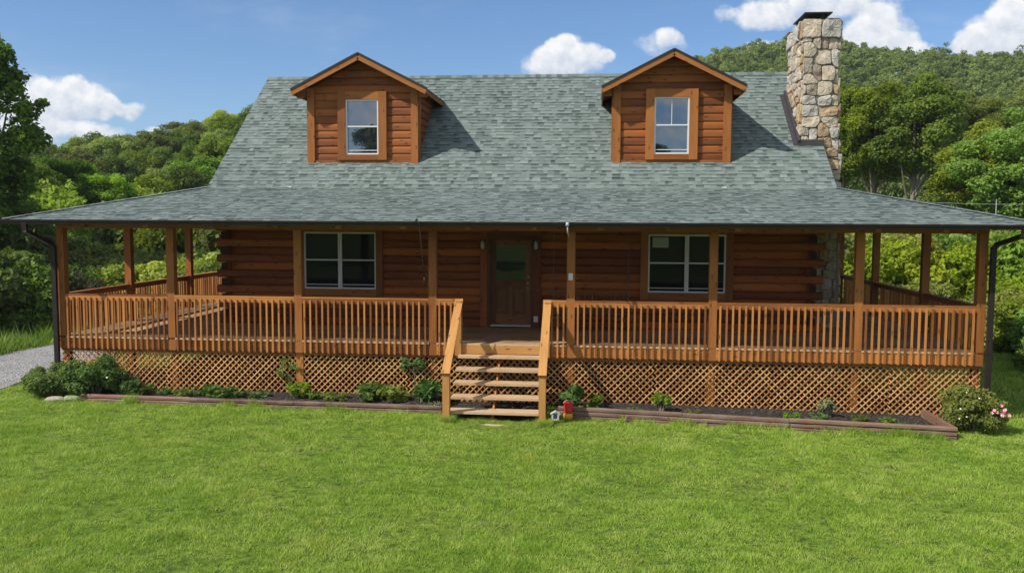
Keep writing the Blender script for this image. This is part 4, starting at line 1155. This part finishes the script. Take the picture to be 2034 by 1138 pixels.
# -- forest trees of unit height 7 m
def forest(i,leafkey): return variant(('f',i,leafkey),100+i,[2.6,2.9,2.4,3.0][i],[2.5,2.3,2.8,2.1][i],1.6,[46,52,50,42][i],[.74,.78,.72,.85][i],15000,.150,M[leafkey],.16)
def pine_mesh():
    rng=np.random.default_rng(55); cl=[]
    for k in range(13):
        z=2.0+k*.5; rr_=1.9*(1-k/14)+.25
        for j in range(6 if k<9 else 3):
            a=rng.uniform(0,6.28); cl.append((math.cos(a)*rr_*.65,math.sin(a)*rr_*.65,z+rng.uniform(-.2,.2),.45*rr_**.5+.1,.5))
    co,tn=leaf_cloud(rng,cl,3000,.26,2.2)
    mb=MB(); mb.tube([(0,0,-.3),(0,0,4),(0,0,8.3)],[.17,.12,.02],8); return (('trunk',MBmesh(mb,'trunk',M['bark'])),('crown',qmesh('crown',co,4,tn,M['leaf_pine'])))
PINE=pine_mesh()
# hillside behind the driveway side
rf=random.Random(77)
cands=[]
for row,d in enumerate((62,69,77,86,95,105,116,128,140,151)):
    step=5.0/d*FPX
    px=-260+rf.uniform(0,step)
    while px<(1080 if row>2 else 560):
        cands.append((px+rf.uniform(-.3,.3)*step,d+rf.uniform(-3,3),row)); px+=step*rf.uniform(.8,1.15)
names={'leaf_bright':'bright yellow green','leaf_mid':'mid green','leaf_dark':'dark green'}
cnt=0
for px,d,row in cands:
    if px>540 and row<6: continue
    q=at(px,400,CAM.y+1000); dv=(q-CAM); dv.z=0; dv.normalize(); p=CAM+dv*d; z=gz1(p.x,p.y)
    if p.y<22: continue
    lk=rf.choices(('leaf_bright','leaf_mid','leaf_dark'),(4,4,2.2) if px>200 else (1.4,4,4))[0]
    s=rf.uniform(.78,1.08)*(.8 if row<3 else 1)
    where='on the wooded hillside crest against the sky' if row>=8 else ('midway up the wooded hillside behind the driveway' if row>=4 else 'at the foot of the wooded hillside behind the driveway')
    if row==9 and (300<px<420) and rf.random()<.75:
        place('pine_tree',PINE,(p.x,p.y,z-.1),.95*s,rf.uniform(0,6.28),'dark pine standing above the leafy trees on the hillside crest','tree','pines on the hillside crest')
    else:
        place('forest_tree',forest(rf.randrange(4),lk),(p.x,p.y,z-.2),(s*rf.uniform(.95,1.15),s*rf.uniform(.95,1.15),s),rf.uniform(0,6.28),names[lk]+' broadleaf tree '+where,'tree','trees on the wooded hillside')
    cnt+=1
# far wooded ridge beyond the chimney: one mass nobody could count
def far_wood():
    rng=np.random.default_rng(9); cos=[];tns=[]
    for d in np.arange(112,345,7.2):
        step=6.2/d*FPX; px=1180+rng.uniform(0,step)
        if d<150: px=1560
        while px<2330:
            pxx=px+rng.uniform(-.35,.35)*step; dd=d+rng.uniform(-3,3); px+=step*rng.uniform(.8,1.2)
            q=at(pxx,400,CAM.y+1000); dv=q-CAM; dv.z=0; dv.normalize(); p=CAM+dv*dd; z=gz1(p.x,p.y)
            R_=rng.uniform(2.4,3.7); H=rng.uniform(2.3,3.6)
            if rng.random()<.12: H*=1.35; R_*=.7
            k=int(rng.integers(20,30)); cl=crown_clumps(rng,(p.x,p.y,z+2.4+H*.8),R_,H,k,.85)
            n=1300 if d>170 else 2200
            co,tn=leaf_cloud(rng,cl,n,.40 if d>170 else .30,1.25,up=.6)
            cos.append(co); tns.append(np.clip(tn+rng.normal(0,.16),0,1))
    me=qmesh('far_wood',np.concatenate(cos),4,np.concatenate(tns),M['leaf_far'])
    return tag(link('far_wood',me),'hazy green wood covering the far ridge beyond the chimney','woods',kind='stuff')
far_wood()
# tall trees beyond the chimney side of the porch
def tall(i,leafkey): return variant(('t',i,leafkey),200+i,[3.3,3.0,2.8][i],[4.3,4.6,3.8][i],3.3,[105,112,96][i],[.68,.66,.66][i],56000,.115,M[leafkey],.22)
for (px,Y,topy,lk,i,lab) in ((1672,44,172,'leaf_olive',0,'tall dark tree partly hidden by the stone chimney'),
      (1735,42,152,'leaf_olive',1,'tallest dark leafy tree just past the stone chimney'),
      (1812,40,158,'leaf_olive',2,'tall dark leafy tree with a bare trunk showing at its foot'),
      (1880,45,172,'leaf_olive',0,'dark rounded tree filling the gap behind the pale green trees'),
      (1935,50,182,'leaf_olive',1,'olive green tree behind the pale green trees near the power line'),
      (2005,55,172,'leaf_olive',2,'broad green tree below the far ridge, behind the power line'),
      (2075,50,176,'leaf_olive',0,'tall green tree at the edge of the view beyond the power line'),
      (2160,46,170,'leaf_olive',1,'dark tall tree past the end of the power line'),
      (1955,27,250,'leaf_bright',2,'pale yellow green tree standing in front of darker trees'),
      (2030,25,222,'leaf_bright',0,'large pale green tree at the power line, nearest of the bright trees'),
      (2130,26,190,'leaf_bright',1,'pale green tree behind the lawn beyond the bright pair')):
    g=ground_pt(px,Y); top=at(px,topy,Y).z; hh=[11.9,12.5,10.9][i]; s=(top-g.z)/hh
    place('tall_tree',tall(i,lk),g,(s*(1.3 if lk=='leaf_bright' else 1.05),s*(1.3 if lk=='leaf_bright' else 1.05),s),rf.uniform(0,6.28),lab,'tree','tall trees beyond the house')
# large tree by the driveway, leaning into the picture
big=variant(('big',),301,2.0,4.5,2.6,60,.56,40000,.12,M['leaf_mid'],.24,[(2.1,-.3,8.0,.45,.5,7,.30),(1.75,.1,7.2,.5,.5,7,.34),(2.4,.1,8.5,.2,.3,4,.22),(1.3,.4,4.2,1.1,.9,12,.5),(1.0,.2,5.6,1.0,.8,9,.45),(.5,0,10.5,.9,.8,12,.42),(.9,.2,9.4,.6,.6,8,.36),(-2.2,.3,5.2,1.6,2.0,22,.55),(-1.6,.2,8.6,1.2,1.6,16,.5)])
g=ground_pt(-30,12); s=(at(0,52,12).z-g.z)/11.6
place('driveway_tree',big,g,s,0.0,'large dark tree with airy twigs standing beside the gravel driveway','tree')
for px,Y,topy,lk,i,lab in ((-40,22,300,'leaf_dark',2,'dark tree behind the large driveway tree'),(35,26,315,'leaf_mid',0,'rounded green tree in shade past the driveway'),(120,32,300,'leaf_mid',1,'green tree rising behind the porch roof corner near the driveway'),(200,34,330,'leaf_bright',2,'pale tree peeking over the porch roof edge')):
    g=ground_pt(px,Y); top=at(px,topy,Y).z; hh=[11.9,12.5,10.9][i]; s=(top-g.z)/hh
    place('shade_tree',tall(i,lk),g,(s*1.15,s*1.15,s),rf.uniform(0,6.28),lab,'tree')
# -- shrubs
def shrub_mesh(seed,leafkey,n,size,R_=1.0,H=.8,k=22,rc_=.36,elong=1.6):
    rng=np.random.default_rng(seed); cl=crown_clumps(rng,(0,0,H*.95),R_,H,k,rc_)
    for j in range(8): a=rng.uniform(0,6.28); cl.append((math.cos(a)*R_*.8,math.sin(a)*R_*.8,.25,rc_,.8))
    co,tn=leaf_cloud(rng,cl,n,size,elong); mb=MB(); r=random.Random(seed)
    for j in range(9):
        c=cl[j]; mb.tube([(c[0]*.1,c[1]*.1,-.1),(c[0]*.5,c[1]*.5,c[2]*.6),(c[0],c[1],c[2])],[.03,.022,.008],5,cap=False)
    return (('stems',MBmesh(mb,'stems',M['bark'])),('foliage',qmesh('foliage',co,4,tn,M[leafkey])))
SH={}
def shrub(i,lk):
    if (i,lk) not in SH: SH[(i,lk)]=shrub_mesh(400+i,lk,20000,.068 if i else .08)
    return SH[(i,lk)]
lw={'leaf_bright':'pale green','leaf_mid':'green','leaf_dark':'dark green'}
def bank(lst,where,group):
    for (px,Y,h,w,lk) in lst:
        g=ground_pt(px,Y); 
        place('shrub',shrub(rf.randrange(3),lk),(g.x,g.y,g.z-.05),(w*rf.uniform(.9,1.1),w*rf.uniform(.9,1.1),h/1.8),rf.uniform(0,6.28),lw[lk]+' leafy shrub '+where,'shrub',group)
L=[]
for px,Y,h,w,lk in ((1650,19,3.7,1.8,'leaf_bright'),(1690,21,3.9,1.8,'leaf_bright'),(1735,18.5,3.3,1.6,'leaf_bright'),(1785,20,3.7,1.8,'leaf_bright'),(1835,18.5,3.2,1.6,'leaf_bright'),(1885,20,3.5,1.7,'leaf_mid'),
                    (1940,19,3.1,1.6,'leaf_bright'),(1710,27,3.3,2.2,'leaf_mid'),(1775,28,3.3,2.2,'leaf_bright'),(1845,26,3.3,2.2,'leaf_bright'),(1910,27,3.3,2.2,'leaf_mid'),(1975,22,4.2,2.0,'leaf_bright'),
                    (2040,20,4.2,2.0,'leaf_mid'),(1640,26,4.6,2.1,'leaf_mid'),(1590,22,4.4,2.1,'leaf_mid'),(2110,17,3.8,1.9,'leaf_mid'),(2180,15,3.6,1.8,'leaf_mid'),(1640,32,3.0,2.2,'leaf_mid'),(1690,35,3.0,2.3,'leaf_mid'),(1760,36,3.0,2.3,'leaf_mid'),(1830,36,3.0,2.3,'leaf_mid'),(1670,14.5,2.2,1.2,'leaf_bright'),(1760,14.5,2.0,1.2,'leaf_bright'),(1860,15,2.2,1.2,'leaf_bright')):
    L.append((px,Y,h,w,lk))
bank(L,'growing behind the porch on the chimney side','shrubs behind the porch on the chimney side')
bank([(1995,11.8,1.9,1.1,'leaf_bright'),(2040,11.0,2.1,1.2,'leaf_bright'),(2075,9.5,1.9,1.1,'leaf_mid'),(2010,13.5,2.4,1.3,'leaf_bright'),(2100,8.0,1.8,1.1,'leaf_mid'),(1985,14.5,2.0,1.2,'leaf_dark'),(2150,6.5,1.9,1.2,'leaf_mid'),(1962,13.2,1.5,1.0,'leaf_mid')],'at the edge of the lawn past the corner downspout','shrubs along the lawn edge')
L=[]
for px,Y,h,w,lk in ((140,14,2.9,1.5,'leaf_mid'),(190,16,3.2,1.6,'leaf_mid'),(235,13,2.7,1.4,'leaf_bright'),(290,15,3.0,1.5,'leaf_mid'),(345,13,2.7,1.4,'leaf_bright'),(395,14.5,3.0,1.5,'leaf_bright'),(440,13,2.8,1.4,'leaf_bright'),
                    (160,21,4.3,2.0,'leaf_dark'),(230,22,4.4,2.0,'leaf_mid'),(300,23,4.5,2.1,'leaf_mid'),(370,22,4.3,2.0,'leaf_mid'),(430,23,4.6,2.0,'leaf_mid'),(490,20,4.2,2,'leaf_mid'),(110,18,3.8,1.8,'leaf_dark'),
                    (260,28,5,2.2,'leaf_mid'),(340,30,5.2,2.3,'leaf_bright'),(420,30,5.4,2.3,'leaf_bright'),(180,29,5,2.2,'leaf_mid')):
    L.append((px,Y,h,w,lk))
bank(L,'growing behind the porch on the driveway side','shrubs behind the porch on the driveway side')
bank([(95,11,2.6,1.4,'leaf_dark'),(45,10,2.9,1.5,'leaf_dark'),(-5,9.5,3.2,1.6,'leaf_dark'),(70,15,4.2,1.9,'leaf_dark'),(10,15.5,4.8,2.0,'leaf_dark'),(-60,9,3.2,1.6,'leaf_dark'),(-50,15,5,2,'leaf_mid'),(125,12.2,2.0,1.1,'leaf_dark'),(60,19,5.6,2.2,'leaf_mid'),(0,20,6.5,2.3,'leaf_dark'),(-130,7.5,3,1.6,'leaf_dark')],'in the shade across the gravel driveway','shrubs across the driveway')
g=ground_pt(165,10.5); place('brown_shrub',shrub_mesh(440,'leaf_brown',5000,.07,k=16),(g.x,g.y,g.z),(.75,.75,1.25),0,'dull brownish shrub seen between porch posts near the driveway','shrub')

# garden plants
def plant_at(name,x,y,z,seed,lk,n,size,R_,H,label,cat,group=None,k=16,rc_=None,elong=1.6):
    ms=shrub_mesh(seed,lk,n,size,R_,H,k,rc_ or R_*.34,elong)
    return place(name,ms,(x,y,z),1.0,0,label,cat,group)
plant_at('garden_bush',.03,-.55,gz1(0,-.9)+.0,500,'leaf_mid',9000,.036,.46,.36,'yellowish green rounded bush at the driveway corner of the porch','bush',k=24)
plant_at('garden_bush',1.05,-.48,gz1(.9,-.9)+.02,501,'leaf_bed',12000,.042,.56,.50,'large dark green bush in front of the lattice beside the corner downspout','bush',k=30)
plant_at('garden_bush',1.72,-.55,gz1(1.7,-.9)+.06,502,'leaf_bed',4200,.046,.32,.24,'small spreading green bush at the foot of the lattice by the larger bush','bush',k=14)
def flowers(parent,pts,mat,r=.03,petals=6,nm='blossom'):
    mb=MB(); rr_=random.Random(4)
    for p in pts:
        p=Vector(p); n=Vector((rr_.uniform(-.5,.5),-1,rr_.uniform(.2,.9))).normalized(); a=n.orthogonal().normalized(); b=n.cross(a)
        for k in range(petals):
            t=2*math.pi*k/petals; d_=a*math.cos(t)+b*math.sin(t); e=n.cross(d_)
            mb.poly([p,p+d_*r*.6-e*r*.4+n*r*.2,p+d_*r*1.1+n*r*.35,p+d_*r*.6+e*r*.4+n*r*.2],None,rr_.random())
    me=MBmesh(mb,nm,mat); o=bpy.data.objects.new(nm,me); C.objects.link(o); o.parent=parent; return o
bz=gz1(19.3,-.9)
pb=plant_at('flowering_bush',19.30,-.85,bz,503,'leaf_mid',12000,.040,.54,.44,'dark leafy bush with a cluster of pink blossoms at the porch corner','bush',k=32)
rr=random.Random(8)
pk=[(.30+rr.gauss(0,.07),-.48+rr.gauss(0,.03),.46+rr.gauss(0,.045)) for _ in range(17)]
flowers(pb,pk,M['blossom_pink'],.032)
flowers(pb,[(rr.uniform(-.45,.4),-.52+rr.uniform(-.03,.12),rr.uniform(.15,.85)) for _ in range(9)],M['blossom_white'],.017,5,'white_blossom')
b2=[o for o in C.objects if o.name=='garden_bush.001'][0]; flowers(b2,[(.55,-.46,.50)],M['blossom_white'],.022,5,'white_blossom')
low=[(2.15,.2,'leaf_bed'),(2.6,.14,'leaf_bed'),(3.1,.15,'leaf_mid'),(3.55,.2,'leaf_bed'),(3.95,.22,'leaf_bed'),(4.35,.16,'leaf_bed'),(4.8,.14,'leaf_bed'),(6.05,.15,'leaf_bed'),(6.5,.17,'leaf_mid'),(11.75,.12,'leaf_mid'),(12.75,.13,'leaf_bed'),(14.0,.10,'leaf_mid'),(15.9,.12,'leaf_mid'),(16.35,.14,'leaf_bed'),(17.2,.12,'leaf_mid'),(17.7,.11,'leaf_mid')]
sd=[shrub_mesh(520+i,lk,300,.062,1.0*.22,.55*.22,12,.07) for i,lk in enumerate(('leaf_bed','leaf_mid','leaf_bed'))]
for k,(x,s,lk) in enumerate(low):
    ybed=-.5 if x<9 else -.75; zz=gz1(x,ybed)+.07
    place('bed_plant',sd[1] if lk=='leaf_mid' else sd[(k%2)*2],(x,ybed+rf.uniform(-.2,.15),zz),(s/.19*1.15,s/.19*1.15,s/.30),rf.uniform(0,6),'low green leaf tuft in the '+('flower bed nearer the driveway' if x<9 else 'flower bed nearer the chimney'),'plant','low plants in the flower beds')
plant_at('bed_plant',5.62,-.45,gz1(5.6,-.5)+.07,530,'leaf_lime',900,.05,.24,.16,'yellow green leafy clump at the foot of the porch post lattice','plant',k=12)
plant_at('bed_plant',7.25,-.45,gz1(7,-.5)+.07,531,'leaf_bed',1000,.085,.30,.17,'broad leaved dark green clump in the bed left of the steps'.replace('left of','by'),'plant',k=14)
plant_at('bed_plant',7.75,-.55,gz1(7,-.5)+.07,532,'leaf_mid',420,.10,.24,.13,'wide pale leaved plant next to the dark clump in the bed','plant',k=9)
plant_at('bed_plant',8.42,-.40,gz1(8.4,-.5)+.10,533,'leaf_bed',380,.10,.19,.22,'upright dark green plant beside the steps newel post','plant',k=10,elong=3.2)
plant_at('bed_plant',11.50,-.55,gz1(11.5,-.5)+.10,534,'leaf_bed',1000,.065,.22,.24,'bushy dark green plant behind the red bucket','plant',k=14)
plant_at('bed_plant',11.95,-.60,gz1(11.9,-.5)+.08,535,'leaf_mid',900,.06,.15,.13,'small green plant growing next to the plant behind the bucket','plant',k=8)
plant_at('bed_plant',13.33,-.6,gz1(13.3,-.5)+.10,536,'leaf_lime',1500,.065,.16,.20,'bright lime green young shrub standing alone before the lattice','plant',k=14)
plant_at('bed_plant',16.62,-.55,gz1(16.6,-.5)+.08,537,'leaf_hosta',420,.045,.17,.22,'thin wispy pale plant against the lattice','plant',k=10)
def vine(x,z,h,w,lk,label,seed,n=260):
    rng=np.random.default_rng(seed)
    cl=[(rng.uniform(-w,w),-.02,rng.uniform(0,h),rng.uniform(.05,.11),.9) for _ in range(8)]
    co,tn=leaf_cloud(rng,cl,n,.055,1.4); co[:,1]*=.5
    mb=MB(); mb.tube([(0,0,-.75),(.03,.0,-.3),(0,0,h*.5),(w*.5,0,h)],.007,5); mb.tube([(0,0,0),(-w*.7,0,h*.6)],.005,5)
    place('climbing_vine',(('stems',MBmesh(mb,'stems',M['bark'])),('foliage',qmesh('foliage',co,4,tn,M[lk]))),(x,-.05,z),1,0,label,'vine')
vine(8.05,-.58,.24,.22,'leaf_bed','green vine leaves poking through the lattice beside the steps',610,420)
vine(5.25,-.95,.48,.2,'leaf_lime','sparse yellow green vine on the lattice near a porch post',611,150)
def strap(x,y,z,label,seed,mat):
    r=random.Random(seed); mb=MB()
    for k in range(22):
        a=r.uniform(0,6.28); L=r.uniform(.18,.34); d_=Vector((math.cos(a),math.sin(a),0)); s=Vector((-d_.y,d_.x,0))*r.uniform(.008,.014); pr=None; tn=r.random()
        for i in range(6):
            t=i/5; c=d_*(L*t*.8)+Vector((0,0,L*(t*1.25-t*t*1.05))); w=s*(1-t**2)
            cur=(c-w,c+w)
            if pr: mb.poly([pr[0],pr[1],cur[1],cur[0]],None,tn)
            pr=cur
    place('strap_leaf_plant',(('foliage',MBmesh(mb,'foliage',mat)),),(x,y,z),1,0,label,'plant')
strap(8.72,-.80,gz1(8.7,-.8)+.07,'pale striped strap leaved plant drooping over the timber beside the steps',3,M['leaf_hosta'])

# power line beyond the porch roof
mb=MB(); a=at(1800,400,22.5); b=at(2200,403,20.5)
pts=[a+(b-a)*t+Vector((0,0,-.10*4*t*(1-t))) for t in np.linspace(0,1,14)]; mb.tube(pts,.006,5)
tag(mb.build('power_line',M['grey']),'thin pale wire strung in front of the trees beyond the porch roof','wire')
q=at(1978,440,21.8); zq=gz1(q.x,21.8)
mb=MB(); mb.tube([(q.x,21.83,zq-.2),(q.x,21.83,at(1978,396,21.83).z)],[.035,.022],8)
tag(mb.build('slim_pole',plain('grey_pole',(.33,.31,.28),.8)),'slim grey pole standing among the trees by the wire','pole')

# reflected in the windows: the trees that face the house across the lawn
for k,(x,y,s) in enumerate(((-14,-52,.9),(-6,-50,1.25),(1,-54,1.05),(8,-56,.8),(15,-52,1.1),(23,-55,.95),(31,-50,1.3))):
    place('facing_tree',tall(k%3,'leaf_dark'),(x,y,gz1(x,y)),(s*1.1,s*1.1,s*.8),k,'tall dark tree across the lawn facing the house','tree','trees facing the house')

# ------------------------------------------------------------------ grass
RT=np.random.default_rng(99).random((256,256))
def rnoise(x,y,cell):
    u,v=x/cell,y/cell; i,j=np.floor(u).astype(int),np.floor(v).astype(int); a,b=u-i,v-j; a=a*a*(3-2*a); b=b*b*(3-2*b)
    g=lambda p,q: RT[p%256,q%256]
    return (g(i,j)*(1-a)+g(i+1,j)*a)*(1-b)+(g(i,j+1)*(1-a)+g(i+1,j+1)*a)*b
def grass(name,n,region,h0,h1,w,mat,seed,keep,lean=.5):
    rng=np.random.default_rng(seed)
    x,y=region(rng,n); k=keep(x,y,rng); x,y=x[k],y[k]; n=len(x); z=gz(x,y)-.004
    h=rng.uniform(h0,h1,n)*np.clip(1+.5*vnoise(x,y,2.1,3)+.55*vnoise(x+.3*np.sin(y*3),y,7.3,1)+.4*vnoise(x,y+.2*np.sin(x*5),15.,2),.25,3); a=rng.uniform(0,2*np.pi,n); d=rng.uniform(0,2*np.pi,n)
    h=h*np.clip(.35+.95*rnoise(x,y*1.3,.16)+.75*rnoise(x+9,y*1.5,.45)*1.0,.3,1.9); clump=rnoise(x+31,y*1.4+17,.13)*.6+rnoise(x+5,y+3,.38)*.4; dist=np.hypot(x-CAM.x,y-CAM.y); ww=w*(.7+.6*rng.random(n))*np.maximum(1,dist/14)
    l=rng.uniform(.1,lean*1.6,n)*h
    dryp=np.zeros(n)
    for cx,cy,r_ in ((12.30,-5.3,.34),(14.5,-5.15,.42),(14.2,-5.4,.3),(10.68,-7.4,.3),(7.1,-4.2,.3),(10.0,-2.0,.6),(8.2,-6.1,.25),(16.8,-3.9,.3)): dryp=np.maximum(dryp,.55*np.exp(-(((x-cx)/1.7)**2+(y-cy)**2)/(r_*r_*.5))*rnoise(x,y,.12)*1.5)
    p0=np.stack([x-np.cos(a)*ww/2,y-np.sin(a)*ww/2,z],1); p1=np.stack([x+np.cos(a)*ww/2,y+np.sin(a)*ww/2,z],1)
    p2=np.stack([x+np.cos(d)*l,y+np.sin(d)*l,z+h],1)
    me=qmesh(name,np.stack([p0,p1,p2],1).reshape(-1,3),3,np.where((rng.random(n)<.03)|(dryp>rng.random(n)),1.0,np.clip(.5*rng.random(n)+.95*(clump-.5)+.25,0,.95)),mat)
    return me
def wedge(y0,y1,pw,pl,pr):
    def f(rng,n):
        y=y0+(y1-y0)*rng.random(n)**pw; t=rng.random(n); D=y-CAM.y
        x=CAM.x+D*(pl+(pr-pl)*t); return x,y
    return f
def on_lawn(x,y,rng):
    ok=(x>-1.50+.10*np.sin(y*1.7)-.25*np.clip(y,0,3)/3+rng.normal(0,.06,len(x)))
    ok&=~((y>-.05)&(x>-.05)&(x<19.85)&(y<11))
    by_=np.where(x<9,-.98,-1.08-.08*(x-11.2))
    ok&=~((x>.95)&(x<8.9)&(y>by_-.04)); ok&=~((x>11.15)&(x<18.75)&(y>by_-.06))
    ok&=~((x>9.0)&(x<10.95)&(y>-1.42))
    e=((x-10.0)/.5)**2+((y+1.87)/.17)**2; ok&=~((e<1.5)&(rng.random(len(x))<.42))
    for cx,cy,r_ in ((12.30,-5.3,.16),(14.5,-5.15,.22),(14.2,-5.3,.12),(10.68,-7.4,.12),(7.1,-4.2,.12)): ok&=~((np.hypot((x-cx)/1.6,y-cy)<r_)&(rng.random(len(x))<.75))
    return ok
me=grass('lawn_grass',820000,wedge(-11.5,0.2,.9,-.78,.66),.018,.044,.0068,M['blade'],1,on_lawn,.95)
tag(link('lawn_grass',me),'short green lawn grass in front of the house','grass',kind='stuff')
def edge_tufts(rng,n):
    t=rng.random(n); pick=rng.random(n)
    x=np.where(pick<.42,1+7.9*t,np.where(pick<.80,11.2+7.5*t,np.where(rng.random(n)<.5,8.93+.26*t,10.83+.28*t)))
    y=np.where(x<8.9,-1.04,np.where((x>11.15),-1.10-.08*(x-11.2),-1.77))+rng.normal(0,.045,n)-.02; return x,y
me=grass('edge_grass',11000,edge_tufts,.05,.13,.008,M['blade'],4,lambda x,y,r:(vnoise(x,y,3.3,5)+.6*vnoise(x,y,9.,1)>-.05),.8)
tag(link('edge_grass',me),'longer grass left along the timber edgings and the foot of the steps','grass',kind='stuff')
me=grass('side_lawn_grass',90000,wedge(-.3,13.5,1.0,.28,.66),.04,.075,.011,M['blade'],2,lambda x,y,r: on_lawn(x,y,r)&(x>19.5))
tag(link('side_lawn_grass',me),'lawn grass along the chimney side of the porch','grass',kind='stuff')
me=grass('verge_grass',80000,wedge(-4,14,1.0,-.95,-.36),.10,.32,.016,M['wild'],3,lambda x,y,r:(x<-4.65+.1*np.sin(y*1.1)-.012*np.clip(y-6,0,99)**2)&(x>-16),.7)
tag(link('verge_grass',me),'taller rough grass on the far side of the driveway','grass',kind='stuff')

# the air over the valley: thin summer haze that pales the far ridge
mb=MB(); mb.box(-620,680,-320,1000,-6,92,.5)
hz=mb.build('haze',M['black']); hz.data.materials.clear()
mt,nt=newmat('summer_haze'); pv=N(nt,'ShaderNodeVolumePrincipled',{'Color':(.90,.94,.97,1),'Density':.00024,'Anisotropy':.2})
om=N(nt,'ShaderNodeOutputMaterial'); nt.links.new(pv.outputs[0],om.inputs['Volume']); hz.data.materials.append(mt); tag(hz,'thin pale summer haze lying over the valley','haze',kind='stuff')
